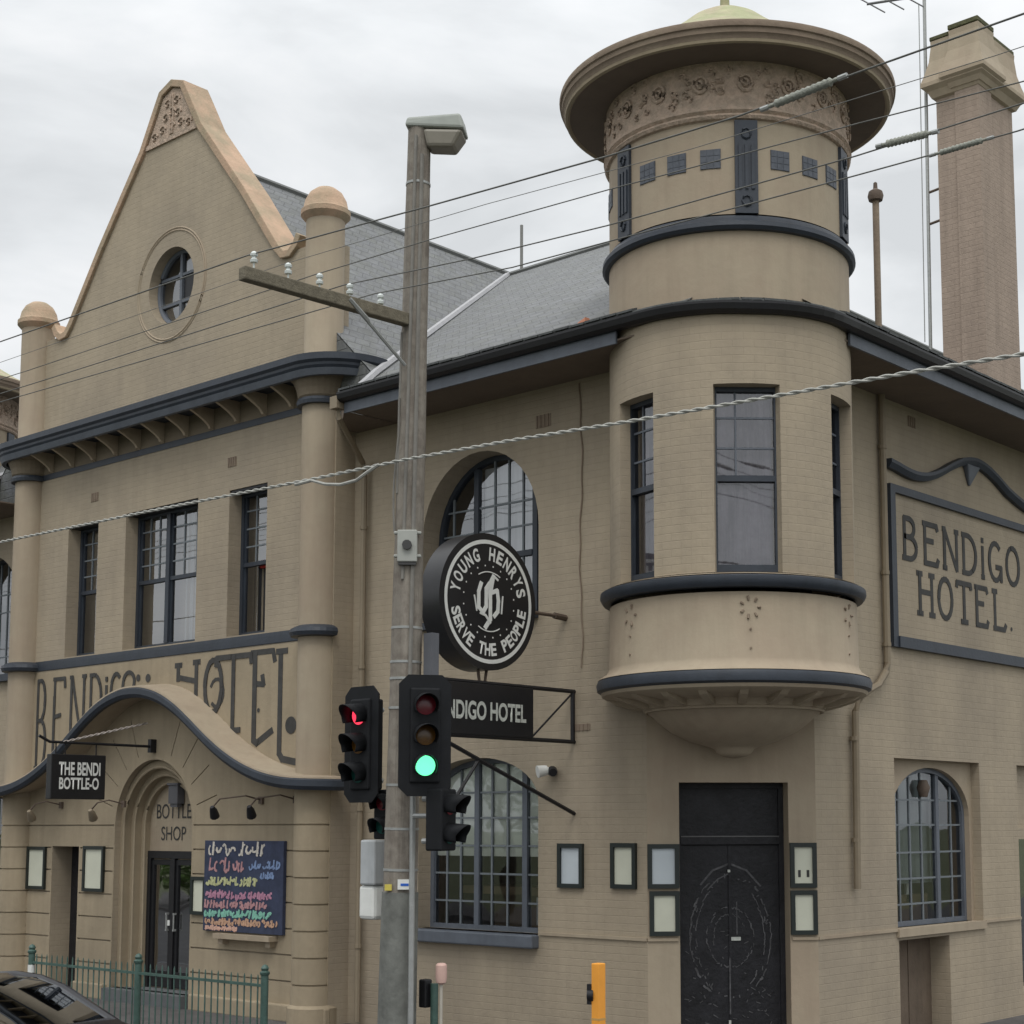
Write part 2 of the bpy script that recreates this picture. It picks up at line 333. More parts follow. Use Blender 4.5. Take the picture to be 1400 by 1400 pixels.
# --- window builders
def rect_window(F, s0, s1, t0, t1, d, split=.47, cols=2, rows=3, lcols=1, mullions=(), label=None, cover=curtain_or_dark_sheet, cov=None, opened=None, glassm=None, sill=True):
    w = .055; mb = MB()
    mb.fbox(F, s0, s0+w, t0, t1, d, d+.1); mb.fbox(F, s1-w, s1, t0, t1, d, d+.1); mb.fbox(F, s0+w, s1-w, t1-w, t1, d, d+.1); mb.fbox(F, s0+w, s1-w, t0, t0+w*1.3, d, d+.1)
    edges = [s0+w]+list(mullions)+[s1-w]
    for mm in mullions: mb.fbox(F, mm-.045, mm+.045, t0+w*1.3, t1-w, d-.01, d+.1)
    ts = t0+(t1-t0)*(1-split)
    mun = MB()
    for i in range(len(edges)-1):
        a = edges[i]+(.045 if i else 0); c = edges[i+1]-(.045 if i < len(edges)-2 else 0)
        mb.fbox(F, a, c, ts-.03, ts+.03, d+.012, d+.09)
        mb.fbox(F, a, a+.03, t0+w*1.3, t1-w, d+.03, d+.08); mb.fbox(F, c-.03, c, t0+w*1.3, t1-w, d+.03, d+.08)
        for k in range(1, cols): x = a+(c-a)*k/cols; mun.fbox(F, x-.011, x+.011, ts+.03, t1-w, d+.035, d+.06)
        for k in range(1, rows): z = ts+(t1-ts)*k/rows; mun.fbox(F, a+.03, c-.03, z-.0115, z+.0115, d+.037, d+.058)
        for k in range(1, lcols): x = a+(c-a)*k/lcols; mun.fbox(F, x-.011, x+.011, t0+w*1.3, ts-.03, d+.035, d+.06)
    win = mb.build('window', trim, H)
    if label: win['label'] = label
    if mun.v: mun.build('glazing_bar', barm, win)
    p = MB(); 
    if opened:  # lower sash raised: pane only above
        fill(p, F, [rect(s0+w, s1-w, ts, t1-w)], d+.05); fill(p, F, [rect(s0+w, s0+.4*(s1-s0), t0+w, ts)], d+.05)
    else: fill(p, F, [rect(s0+w, s1-w, t0+w, t1-w)], d+.05)
    p.build('pane', glassm or gl_up, win, recalc=False)
    for (a, c, z0, z1, mt) in (cov or [(s0, s1, t0, t1, cover)] if cover else []):
        q = MB(); n = 24; vs = []; fs = []
        for k in range(n+1):
            x = a+(c-a)*k/n; dd = d+.2+.018*sin(k*1.9)+.01*sin(k*.7)
            vs += [F(x, z0, dd), F(x, z1, dd)]
        fs = [(2*k, 2*k+2, 2*k+3, 2*k+1) for k in range(n)]; q.add(vs, fs, True); q.build('curtain_or_dark_sheet', mt, win, recalc=False)  # cloth, blinds, and the dark sheets that stand in for unlit rooms
    if sill:
        q = MB(); q.fbox(F, s0-.03, s1+.03, t0-.05, t0+.012, -.02, d+.12); q.build('sill', trim, win)
    return win
def arch_window(F, s0, s1, t0, sp, rise, d, vbars, hbars, heavy=(), label=None, frame_m=None, bar_m=None, glassm=None, fw_=.06):
    c = (s0+s1)/2; a = (s1-s0)/2; mb = MB(); n = 28
    def inner_arch(k): return [(s0+k, t0+k)]+[(s1-k, t0+k)]+[(c+(a-k)*cos(pi*i/n), sp+(rise-k)*sin(pi*i/n)) for i in range(n+1)]
    o_, i_ = inner_arch(0), inner_arch(fw_)
    N_ = len(o_)
    for dd in (d,): mb.add([F(x, z, dd) for x, z in o_]+[F(x, z, dd) for x, z in i_], [(i, (i+1) % N_, N_+(i+1) % N_, N_+i) for i in range(N_)])
    reveal(mb, F, i_, d, d+.1)
    def top(x): 
        q = (x-c)/(a-fw_); return sp+(rise-fw_)*sqrt(max(0, 1-q*q))
    def half(z):
        if z <= sp: return a-fw_
        q = (z-sp)/(rise-fw_); return (a-fw_)*sqrt(max(0, 1-q*q))
    for x in heavy: mb.fbox(F, x-.04, x+.04, t0+fw_, top(x), d+.012, d+.1)
    mb2 = MB()
    for x in vbars: mb2.fbox(F, x-.0125, x+.0125, t0+fw_, top(x), d+.03, d+.06)
    for z in hbars: h = half(z); mb2.fbox(F, c-h, c+h, z-.012, z+.012, d+.033, d+.057)
    win = mb.build('window', frame_m or trim, H)
    if label: win['label'] = label
    mb2.build('glazing_bar', barm, win)
    p = MB(); fill(p, F, [i_], d+.045); p.build('pane', glassm or gl_up, win, recalc=False)
    return win

# --- middle wall (between wing and corner)
def xform(F, fn): return lambda s, t, d=0: F(fn(s), t, d)
up_arch = arch(-5.1, -3.03, 5.08, 6.2, 1.07)
lo_arch = arch(-5.12, -3.03, 1.2, 2.8, .55)
mb = MB(); plate(mb, MID, rect(-6.45, -1.355, -.12, 8.0), [(up_arch, .34), (lo_arch, .3)]); mb.build('wall', wallm, H)
UL = arch(-17.25, -15.15, 5.08, 6.2, 1.07); LL = arch(-17.25, -15.15, 1.2, 2.45, .85)
mb = MB(); plate(mb, MID, rect(-18.9, -14.6, -.12, 8.0), [(UL, .34), (LL, .3)]); mb.build('wall', wallm, H)
# right wall
rec = rect(3.23, 5.5, 1.2, 3.33); cell = rect(3.25, 4.54, -.1, 1.09); rec2 = rect(6.63, 8.9, 2.45, 3.33); drk = rect(6.62, 8.0, .22, 2.3)
mb = MB(); plate(mb, RIGHT, rect(1.42, 22, -.12, 8.0), [(rec, .13), (cell, .32), (rec2, .13, 1), (drk, .3)])
mb.build('wall', wallm, H)
mb = MB(); ra_in = arch(3.36, 5.42, 1.23, 2.62, .62); fill(mb, RIGHT, [rect(3.23, 5.5, 1.2, 3.33), ra_in], .129); reveal(mb, RIGHT, ra_in, .129, .3); mb.build('wall', render, H)
# chamfer with the door
mb = MB(); plate(mb, CHF, rect(0, 1.963, -.12, 5.2), [(rect(.37, 1.64, -.05, 2.99), .33)]); mb.build('wall', render, H)
mb = MB(); plate(mb, CHL, rect(0, 1.768, -.12, 5.2)); mb.build('wall', render, H)
# rear and side walls, floor and ceiling close the building
mb = MB(); mb.add([(-20.15, 1.25, -.12), (-20.15, 22, -.12), (-20.15, 22, 8), (-20.15, 1.25, 8)], [(0, 1, 2, 3)]); mb.add([(-20.15, 22, -.12), (0, 22, -.12), (0, 22, 8), (-20.15, 22, 8)], [(0, 1, 2, 3)]); mb.build('wall', wallm, H)
mb = MB(); mb.box(-19.2, -.05, 2.2, 21.8, 4.0, 4.3); mb.box(-17.9, -1.5, .5, 2.2, 4.0, 4.3); mb.build('floor', floorw, H)
mb = MB(); mb.box(-18.9, -.4, 3.2, 3.3, 0, 8.0); mb.build('partition', inner, H)

# --- wing
sp_z = 2.5
holes = []
W1, W2, W3 = (-13.09, -12.22), (-11.45, -9.57), (-8.81, -7.93)
for a, c in (W1, W2, W3): holes.append((rect(a, c, 5.22, 7.37), .3))
holes.append((rect(-13.24, -12.47, -.1, 2.19), .36, 0))
holes.append((arch(-11.49, -9.51, .08, sp_z, 1.0, 30), .10))
oc = [(-10.42+.59*cos(2*pi*k/40), 10.84+.6*sin(2*pi*k/40)) for k in range(40)]
holes.append((oc, .26))
zs = [.42+.35*i for i in range(7)]
for z in zs:
    g0, g1 = z-.011, z+.011
    segs = [(-14.58, -13.27), (-12.44, -11.52), (-9.48, -6.47)] if z < 2.19 else [(-14.58, -11.52), (-9.48, -6.47)]
    for a, c in segs: holes.append((rect(a, c, g0, g1), .03, 1))
# radial joints over the arch
for ang in (68, 50, 33, 16, 112, 130, 147, 164):
    a = radians(ang); p0 = Vector((-10.5+1.12*cos(a), sp_z+1.12*sin(a))); q = (0.62 if 40 < ang < 140 else .5); 
    p1 = Vector((-10.5+(1.12+q)*cos(a), sp_z+(1.12+q)*sin(a)))
    nn = Vector((-sin(a), cos(a)))*.008
    holes.append(([tuple(p0-nn), tuple(p1-nn), tuple(p1+nn), tuple(p0+nn)], .03, 1))
LZ = 10.66
gab = [(-14.6, -.12), (-6.45, -.12), (-6.45, 8.9), (-6.72, 8.9), (-6.72, LZ), (-7.35, LZ), (-7.5, 10.6), (-7.75, 10.72), (-8.62, 11.86), (-9.74, 13.2), (-10.08, 13.78), (-10.22, 14.02), (-10.5, 14.12), (-10.78, 14.02), (-10.92, 13.78), (-11.26, 13.2), (-12.38, 11.86), (-13.25, 10.72), (-13.5, 10.6), (-13.65, LZ), (-14.28, LZ), (-14.28, 8.9), (-14.6, 8.9)]
mb = MB(); plate(mb, WING, gab, holes)
fill(mb, WING, [gab], .42)
for a_, b_ in zip(gab[3:-2], gab[4:-1]): mb.add([WING(*a_, 0), WING(*b_, 0), WING(*b_, .42), WING(*a_, .42)], [(0, 1, 2, 3)])

mb.add([(-6.45, -.35, -.12), (-6.45, 0.1, -.12), (-6.45, .1, 8.9), (-6.45, -.35, 8.9)], [(0, 1, 2, 3)])
mb.add([(-14.6, -.35, -.12), (-14.6, 0.1, -.12), (-14.6, .1, 8.9), (-14.6, -.35, 8.9)], [(0, 1, 2, 3)])
# (the rear face is only the parapet above the roof)
wingwall = mb.build('gabled_wall', wallm, H, recalc=False)
# ground floor storey is smooth rusticated stone: thin facing kept in the same openings
mb = MB()
gh = [h for h in holes if max(p[1] for p in h[0]) < 4.4]
plate(mb, Frame((0, -.353, 0), (1, 0, 0), (0, 1, 0)), rect(-14.6, -6.447, -.12, 5.02), [(h[0], .004) for h in gh]); mb.build('stone_facing', stone, H, recalc=False)
mb = MB(); mb.box(-6.6, -6.452, -.30, -.02, -.1, .0); 
# plinth
for a, c in ((-14.62, -13.26), (-12.45, -11.6), (-9.4, -6.40)):
    mb = MB(); mb.box(a, c, -.44, -.34, -.11, .12); mb.build('plinth', stone, H, bevel=.02)
# moulded arch orders
for i, (ro, ri, d0) in enumerate(((.99, .875, .10), (.875, .76, .21), (.76, .65, .32))):
    mb = MB(); n = 32
    O = [(-10.5-ro, .08)]+[(-10.5-ro*cos(pi*k/n), sp_z+ro*sin(pi*k/n)) for k in range(n+1)]+[(-10.5+ro, .08)]
    I = [(-10.5-ri, .08)]+[(-10.5-ri*cos(pi*k/n), sp_z+ri*sin(pi*k/n)) for k in range(n+1)]+[(-10.5+ri, .08)]
    m_ = len(O)
    mb.add([WING(x, z, d0) for x, z in O]+[WING(x, z, d0) for x, z in I], [(k, k+1, m_+k+1, m_+k) for k in range(m_-1)])
    mb.add([WING(x, z, d0) for x, z in I]+[WING(x, z, d0+.11) for x, z in I], [(k, k+1, m_+k+1, m_+k) for k in range(m_-1)])
    # roll moulding on the edge of each order
    pts = [WING(-10.5-(ri+.012)*1, .08, d0-.006)]+[WING(-10.5-(ri+.012)*cos(pi*k/n), sp_z+(ri+.012)*sin(pi*k/n), d0-.006) for k in range(n+1)]+[WING(-10.5+(ri+.012), .08, d0-.006)]
    mb.tube(pts, .02, 6, cap=False)
    mb.build('arch_moulding', stone, H, recalc=False)
# tympanum, shop door
mb = MB(); ty = [(-11.16, 2.12), (-9.84, 2.12)]+[(-10.5+.66*cos(pi*k/20), sp_z+.66*sin(pi*k/20)) for k in range(21)]
fill(mb, WING, [ty], .40); tym = mb.build('tympanum', render, H, recalc=False)
text_mesh('lettering', 'BOTTLE', WING, -10.98, -10.1, 2.62, 2.84, letter, tym, d=.393, bold=0)
text_mesh('lettering', 'SHOP', WING, -10.85, -10.22, 2.29, 2.5, letter, tym, d=.393, bold=0)
mb = MB(); mb.fbox(WING, -11.14, -9.86, 2.02, 2.13, .36, .46)
for a, c in ((-11.14, -11.06), (-10.54, -10.44), (-9.94, -9.86)): mb.fbox(WING, a, c, .08, 2.02, .36, .46)
for a, c in ((-11.06, -10.54), (-10.44, -9.94)):
    mb.fbox(WING, a, a+.06, .1, 2.0, .385, .43); mb.fbox(WING, c-.06, c, .1, 2.0, .385, .43); mb.fbox(WING, a+.06, c-.06, .1, .34, .385, .43); mb.fbox(WING, a+.06, c-.06, 1.92, 2.0, .385, .43)
dr = mb.build('shop_door', black, H); dr['label'] = 'double glazed shop door in dark frame'
p = MB(); fill(p, WING, [rect(-11.0, -10.6, .34, 1.92)], .41); fill(p, WING, [rect(-10.38, -10.0, .34, 1.92)], .41); p.build('pane', gl_door, dr, recalc=False)
mb = MB()
for x in (-10.585, -10.4): mb.tube([WING(x, .95, .34), WING(x, 1.2, .34)], .012); mb.fbox(WING, x-.015, x+.015, .94, .97, .33, .38); mb.fbox(WING, x-.015, x+.015, 1.18, 1.21, .33, .38)
mb.build('handle', galv, dr)
mb = MB(); mb.fbox(WING, -10.575, -10.52, 1.02, 1.1, .35, .37); mb.build('lock_plate', white, dr)
mb = MB(); mb.box(-11.5, -9.5, -.5, .2, -.1, .08); mb.build('doorstep', kerbm, H)
# side door deep in the wall
mb = MB(); mb.fbox(WING, -13.24, -12.47, -.08, 2.19, .352, .40); mb.fbox(WING, -13.2, -12.5, .2, .95, .34, .352); mb.fbox(WING, -13.2, -12.5, 1.05, 2.1, .34, .352); dd = mb.build('side_door', doorb, H); dd['label'] = 'plain dark door set deep in the wall'
mb = MB(); mb.tube([WING(-12.6, .95, .33), WING(-12.6, 1.05, .33)], .012); mb.build('handle', galv, dd)
# upper windows of the wing
rect_window(WING, *W1, 5.22, 7.35, .22, cols=3, rows=4, split=.5, label='narrow dark sash window', sill=False, cov=[(-12.6, -12.22, 5.3, 7.3, inner)])  # dark sheet paints the unlit room behind the right part
w2c = mat('cream_blind', (.66, .66, .60), .9, .06, 3, streak=.08)
rect_window(WING, *W2, 5.22, 7.35, .22, cols=3, rows=4, split=.5, mullions=(-10.62,), label='wide twin sash window with pale blind', sill=False, cov=[(-10.5, -9.57, 5.3, 7.3, w2c)])
rect_window(WING, *W3, 5.22, 7.35, .22, cols=3, rows=4, split=.5, label='sash window pushed open at the bottom', sill=False, cov=[(-8.5, -7.93, 6.35, 7.3, w2c), (-8.81, -7.93, 5.2, 6.3, black)], opened=True)  # black lower sheet stands in for the unlit room behind the open sash
mb = MB(); mb.fbox(WING, -8.45, -8.0, 6.22, 6.34, .3, .36); mb.build('red_cloth', mat('red_cloth', (.35, .03, .02), .8), H)
# blue hood strip at the window heads
mb = MB()
for a, c in (W1, W2, W3): mb.fbox(WING, a-.02, c-.0, 7.33, 7.37, .02, .22)
mb.build('window_head', black, H)
# oculus
mb = MB(); ring = [(-10.42+.58*cos(2*pi*k/40), 10.84+.59*sin(2*pi*k/40)) for k in range(41)]; 
mb.tube([WING(x, z, .2) for x, z in ring], .045, 6, cap=False)
for x in (-10.42,): mb.fbox(WING, x-.03, x+.03, 10.28, 11.42, .18, .24)
for z in (10.62, 11.05): h = .56*sqrt(1-((z-10.84)/.6)**2); mb.fbox(WING, -10.42-h, -10.42+h, z-.022, z+.022, .185, .235)
ow = mb.build('round_window', trimg, H)
p = MB(); fill(p, WING, [oc], .22); p.build('pane', gl_up, ow, recalc=False)
p = MB(); p.fbox(WING, -10.36, -10.06, 10.66, 11.02, .212, .216); p.build('black_opening', black, ow)  # black panel painted in for the unlit opening in the round window
mb = MB()
for r in (.9, .86): mb.tube([WING(-10.42+r*cos(2*pi*k/48), 10.84+r*sin(2*pi*k/48), 0.004) for k in range(49)], .018, 6, cap=False)
mb.build('ring_moulding', render, H, recalc=False)
# coping along the gable
def coping(pts, name):
    mb = MB(); n = len(pts); nr = []
    for i in range(n):
        a = Vector(pts[max(0, i-1)]); c = Vector(pts[min(n-1, i+1)]); t = (c-a).normalized(); nr.append(Vector((-t.y, t.x)))
    if nr[n//2].y < 0: nr = [-q for q in nr]
    vs = []
    for (x, z), q in zip(pts, nr):
        for o, d in ((-.05, -.055), (.07, -.055), (.07, .42), (-.05, .42)): vs.append(WING(x+q.x*o, z+q.y*o, d))
    fs = [(i*4+k, i*4+(k+1) % 4, i*4+4+(k+1) % 4, i*4+4+k) for i in range(n-1) for k in range(4)]
    mb.add(vs, fs); mb.add(vs[:4], [(0, 1, 2, 3)]); mb.add(vs[-4:], [(0, 1, 2, 3)])
    return mb.build(name, sand, H, bevel=.012)
cp = [(-7.28, 10.86), (-7.36, 10.72), (-7.5, 10.62), (-7.66, 10.64), (-7.8, 10.78)]+gab[8:17]+[(-13.2, 10.78), (-13.34, 10.64), (-13.5, 10.62), (-13.64, 10.72), (-13.72, 10.86)]
coping(cp[::-1], 'gable_coping')
# carved panel in the gable top
mb = MB(); mb.fbox(WING, -11.17, -9.83, 13.2, 13.28, -.03, 0.0)
pan = [(-11.14, 13.28), (-9.86, 13.28), (-10.13, 13.74), (-10.25, 13.96), (-10.5, 14.05), (-10.75, 13.96), (-10.87, 13.74)]
fill(mb, WING, [pan], -.012); pn = mb.build('carved_panel', carved, H, recalc=False)
mb = MB(); rnd = random.Random(3)
for (x, z) in ((-10.5, 13.42), (-10.5, 13.66), (-10.74, 13.42), (-10.26, 13.42), (-10.95, 13.36), (-10.05, 13.36), (-10.62, 13.82), (-10.38, 13.82), (-10.66, 13.6), (-10.34, 13.6)):
    mb.tube([WING(x+.09*cos(t)*(1-t/8), z+.09*sin(t)*(1-t/8), -.02) for t in [i*.6 for i in range(11)]], .018, 5)
for sx in (-1, 1): mb.tube([WING(-10.5+sx*.02, 13.3, -.02), WING(-10.5+sx*.05, 13.6, -.02), WING(-10.5+sx*.02, 13.95, -.02)], .02, 5)
mb.build('scrollwork', carved, pn)
# columns and piers
def column(cx, cy, side):
    mb = MB(); prof = [(.34, -.11), (.34, .12), (.30, .16)]
    z = .16
    for j in zs: prof += [(.29, j-.012), (.265, j-.010), (.265, j+.010), (.29, j+.012)]
    prof += [(.29, 2.98)]; mb.lathe((cx, cy), prof, 36); c = mb.build('column', stone, H)
    mb = MB(); mb.lathe((cx, cy), [(.28, 2.98), (.28, 8.25)], 36)
    mb.lathe((cx, cy), [(.27, 8.3), (.27, 8.5), (.31, 8.7), (.27, 8.8)], 36)
    mb.lathe((cx, cy), [(.27, 8.8), (.27, 10.95)], 36); mb.build('pier', render, H)
    mb = MB(); mb.lathe((cx, cy), [(.27, 10.9), (.31, 10.94), (.345, 10.98), (.345, 11.05), (.315, 11.08), (.29, 11.2), (.23, 11.31), (.14, 11.38), (.0, 11.41)], 36); mb.build('pier_cap', sand, H)
column(-6.75, -.35, 1); column(-14.25, -.35, -1)
# path helper following the wing front and wrapping both columns
def wing_path(front, r, zf=lambda x: 0, xs=None, a_end=0, cy=-.35):
    P_ = []; cr, cl = (-6.75, cy), (-14.25, cy)
    dx = sqrt(max(r*r-(front-cy)**2, 0)) if abs(front-cy) < r-1e-4 else 0
    a_s = atan2(front-cy, -dx)
    n = 14
    A = [(cl[0]+r*cos(a), cy+r*sin(a), cos(a), sin(a)) for a in [(-pi-a_end)+(pi+a_end+(-(pi+a_s) if 0 else 0))*0 + k*((atan2(front-cy, dx))-(-pi-a_end))/n for k in range(n+1)]]
    B = [(cr[0]+r*cos(a), cy+r*sin(a), cos(a), sin(a)) for a in [a_s+k*((a_end)-a_s)/n for k in range(n+1)]]
    mid = [(x, front, 0, -1) for x in (xs or [])]
    pts = A+[p for p in mid if A[-1][0] < p[0] < B[0][0]]+B
    return [(x, y, nx, ny, zf(x)) for x, y, nx, ny in pts]
mb = MB(); mb.sweep(wing_path(-.36, .30), [(-.02, 8.24), (.05, 8.24), (.06, 8.29), (.04, 8.33), (-.02, 8.34)], closed=True); mb.build('string_course', trim, H)
mb = MB(); mb.sweep(wing_path(-.36, .30), [(-.02, 5.04), (.08, 5.05), (.1, 5.10), (.085, 5.15), (.03, 5.18), (-.02, 5.2)], closed=True); mb.build('sill_band', trim, H)
# main cornice
mb = MB(); mb.sweep(wing_path(-.82, .76, cy=-.06, a_end=radians(10)), [(-.46, 8.66), (0, 8.66), (.02, 8.665), (.045, 8.70), (.05, 8.735), (.085, 8.77), (.085, 8.86), (-.2, 8.93), (-.46, 8.98)], closed=True)
mb.build('cornice', trim, H)
mb = MB(); mb.sweep(wing_path(-.82, .76, cy=-.06, a_end=radians(10)), [(-.07, 8.575), (.0, 8.572), (.04, 8.658), (-.05, 8.658)], closed=True); mb.build('cornice', trimg, H)
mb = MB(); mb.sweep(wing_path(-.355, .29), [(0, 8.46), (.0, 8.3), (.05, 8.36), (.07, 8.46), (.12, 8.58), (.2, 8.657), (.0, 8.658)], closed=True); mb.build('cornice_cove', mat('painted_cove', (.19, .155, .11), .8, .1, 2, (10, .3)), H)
for k in range(11):
    x = -13.62+.625*k; mb = MB(); n = 8
    prof = [(0, 8.34)]+[(.06+.36*(j/n)**1.6, 8.36+.22*(j/n)) for j in range(n+1)]+[(.42, 8.655), (0, 8.655)]
    for sx in (0, 1): pass
    vs = [(x+dx, -.36-o, z) for dx in (-.025, .025) for o, z in prof]; q = len(prof)
    mb.add(vs, [tuple(range(q)), tuple(range(q, 2*q))]+[(i, (i+1) % q, q+(i+1) % q, q+i) for i in range(q)])
    mb.build('bracket', render, H)
# ogee hood over the doors
HT = [(0, 4.42), (.5, 4.36), (.9, 4.22), (1.3, 4.0), (1.65, 3.76), (2.0, 3.53), (2.4, 3.32), (2.8, 3.16), (3.2, 3.05), (3.6, 2.99), (4.3, 2.96)]
def hood_z(x):
    d = abs(x+10.45); 
    for (a, za), (c, zc) in zip(HT, HT[1:]):
        if d <= c: 
            f = (d-a)/(c-a); return za+(zc-za)*f
    return 2.96
def hz(x):  # smoothed
    return sum(hood_z(x+o) for o in (-.3, -.15, 0, .15, .3))/5
xs = [-14+.12*k for k in range(64)]
pth = wing_path(-.80, .52, hz, xs, cy=-.28)
mb = MB(); mb.sweep(pth, [(-.02, 0), (.04, .0), (.075, .05), (.075, .13), (.04, .15), (-.02, .15)], closed=True); hd = mb.build('hood_edge', trim, H)
mb = MB(); mb.sweep(pth, [(-.46, .06), (-.02, .02), (-.02, .152), (.045, .151), (.04, .175), (-.46, .235)], closed=True); mb.build('hood', render, H)
# vent bricks, painted letters
for F, s, t, w_, h_ in ((WING, -12.35, 7.76, .2, .14), (WING, -8.76, 7.79, .2, .14), (MID, -2.95, 7.48, .25, .16), (RIGHT, 3.89, 7.72, .2, .14), (MID, -2.33, 3.66, .26, .08)):
    mb = MB(); mb.fbox(F, s-w_/2, s+w_/2, t-h_/2, t+h_/2, -.006, .01)
    for k in range(4): mb.fbox(F, s-w_/2+.01+k*w_/4, s-w_/2+.03+k*w_/4, t-h_/2, t+h_/2, -.0145, -.005)
    mb.build('air_brick', eavem, H)
LTR = H
mb = MB()
def letters_wing(seq, mb, w=.062):
    for ch, x0, x1, zt, zb in seq:
        mb = MB()
        for st in G[ch]:
            pts = []
            for i in range(len(st)-1):
                for k in range(5):
                    f = k/5; pts.append((st[i][0]*(1-f)+st[i+1][0]*f, st[i][1]*(1-f)+st[i+1][1]*f))
            pts.append(st[-1])
            P_ = []
            for u, v in pts:
                x = x0+(x1-x0)*u; bot = zb if zb else hz(x)+.27
                P_.append((x, bot+(zt-bot)*v))
            ribbon(mb, WFR, P_, w, -.010)
        mb.build('painted_letter', letter, H, recalc=False)
WFR = Frame((0, -.353, 0), (1, 0, 0), (0, 1, 0))
letters_wing([('B', -13.86, -13.5, 4.88, 3.46), ('E', -13.36, -12.98, 4.88, None), ('N', -12.86, -12.42, 4.88, None), ('D', -12.3, -11.95, 4.88, None), ('I', -11.95, -11.72, 4.80, None), ('G', -11.72, -11.42, 4.86, None), ('O', -11.4, -11.06, 4.86, None)], mb)
letters_wing([('O', -9.3, -8.86, 4.90, 4.14), ('T', -9.02, -8.2, 4.92, 3.86)], mb, .08)
mb = MB(); ribbon(mb, WFR, [(-9.95, 4.88), (-9.95, 4.66)], .08); ribbon(mb, WFR, [(-9.95, 4.70), (-9.5, 4.62)], .08); ribbon(mb, WFR, [(-9.5, 4.9), (-9.5, 4.3), (-9.42, 4.22), (-9.3, 4.26)], .08)
ribbon(mb, WFR, [(-10.02, 4.88), (-9.88, 4.88)], .08); ribbon(mb, WFR, [(-9.57, 4.9), (-9.43, 4.9)], .08)
mb.build('painted_letter', letter, H, recalc=False); mb = MB(); ribbon(mb, WFR, arc_pts(-9.0, 4.42, .16, .2, 150, -130, 12), .05)
mb.build('painted_flourish', letter, H, recalc=False); mb = MB(); ribbon(mb, WFR, [(-8.12, 4.93), (-8.12, 3.7), (-8.05, 3.66), (-7.72, 3.82)], .095); ribbon(mb, WFR, [(-8.2, 4.94), (-7.72, 4.94), (-7.68, 4.8)], .08); ribbon(mb, WFR, [(-8.12, 4.5), (-7.92, 4.48), (-7.95, 4.6)], .08)
mb.build('painted_letter', letter, H, recalc=False); mb = MB(); ribbon(mb, WFR, [(-7.55, 4.92), (-7.55, 3.5), (-7.48, 3.42), (-7.12, 3.36), (-7.08, 3.43)], .095); ribbon(mb, WFR, [(-7.63, 4.92), (-7.42, 4.92)], .08)
mb.build('painted_letter', letter, H, recalc=False)
for x, z, r in ((-7.3, 3.88, .12), (-10.98, 4.76, .055), (-10.72, 4.74, .065), (-8.02, 4.12, .03)):
    mb = MB(); fill(mb, WFR, [[(x+r*cos(2*pi*k/18), z+r*sin(2*pi*k/18)) for k in range(18)]], -.008); mb.build('painted_dot', letter, H, recalc=False)

# --- mid windows
arch_window(MID, -5.1, -3.03, 5.08, 6.2, 1.07, .3, [-4.55, -4.1, -3.85, -3.6, -3.2][1:4]+[-4.85], [5.5, 6.3, 6.62], heavy=(-4.42, -3.38), label='round-arched upper window of three sashes')
q = MB(); q.fbox(MID, -4.37, -3.42, 5.9, 5.97, .3, .38); q.fbox(MID, -5.1, -3.03, 5.03, 5.12, -.1, .36); q.build('sash_rail', trim, H)
q = MB(); q.fbox(MID, -4.36, -3.44, 5.2, 7.15, .42, .43); q.build('curtain_or_dark_sheet', mat('grey_curtain', (.62, .62, .61), .9, .1, 2, streak=.2), H)
arch_window(MID, -17.25, -15.15, 5.08, 6.2, 1.07, .3, [-16.4, -16.15, -15.9], [5.5, 6.3, 6.62], heavy=(-16.55, -15.5), label='round-arched upper window at the far left')
q = MB(); q.fbox(MID, -17.25, -15.15, 5.0, 5.12, -.1, .36); q.build('sill', trim, H)
arch_window(MID, -17.25, -15.15, 1.2, 2.45, .85, .26, [-17.0, -16.4, -16.1, -15.8, -15.4], [1.6, 1.95, 2.3, 2.65], heavy=(-16.6,), label='lower window at the far left', glassm=gl_low)
hb = [1.55, 1.90, 2.25, 2.6, 2.92]
lw = arch_window(MID, -5.12, -3.03, 1.2, 2.8, .55, .22, [-4.85, -4.6, -4.05, -3.78, -3.2], hb, heavy=(-4.3, -3.47), frame_m=trimg, label='large ground floor window in small panes', glassm=gl_low)
q = MB(); q.fbox(MID, -5.14, -3.02, 1.04, 1.2, -.13, .22); q.build('sill', trimg, lw, bevel=.02)
q = MB(); q.fbox(MID, -5.08, -3.06, 2.12, 3.28, .29, .295); q.build('blind', blind, lw)  # brightened blind standing in for sky reflected in the upper panes
q = MB(); q.box(-5.1, -3.0, .8, 1.5, 1.62, 1.72); q.box(-5.1, -3.0, 1.4, 1.5, .9, 1.62); q.build('counter', floorw, lw)
q = MB(); q.fbox(MID, -4.28, -4.1, 2.88, 3.12, .31, .315); q.build('paper_notice', mat('tan_poster', (.55, .35, .2), .8), lw)
q = MB(); q.fbox(MID, -3.42, -3.22, 1.28, 1.62, .4, .44); q.build('paper_notice', white, lw)
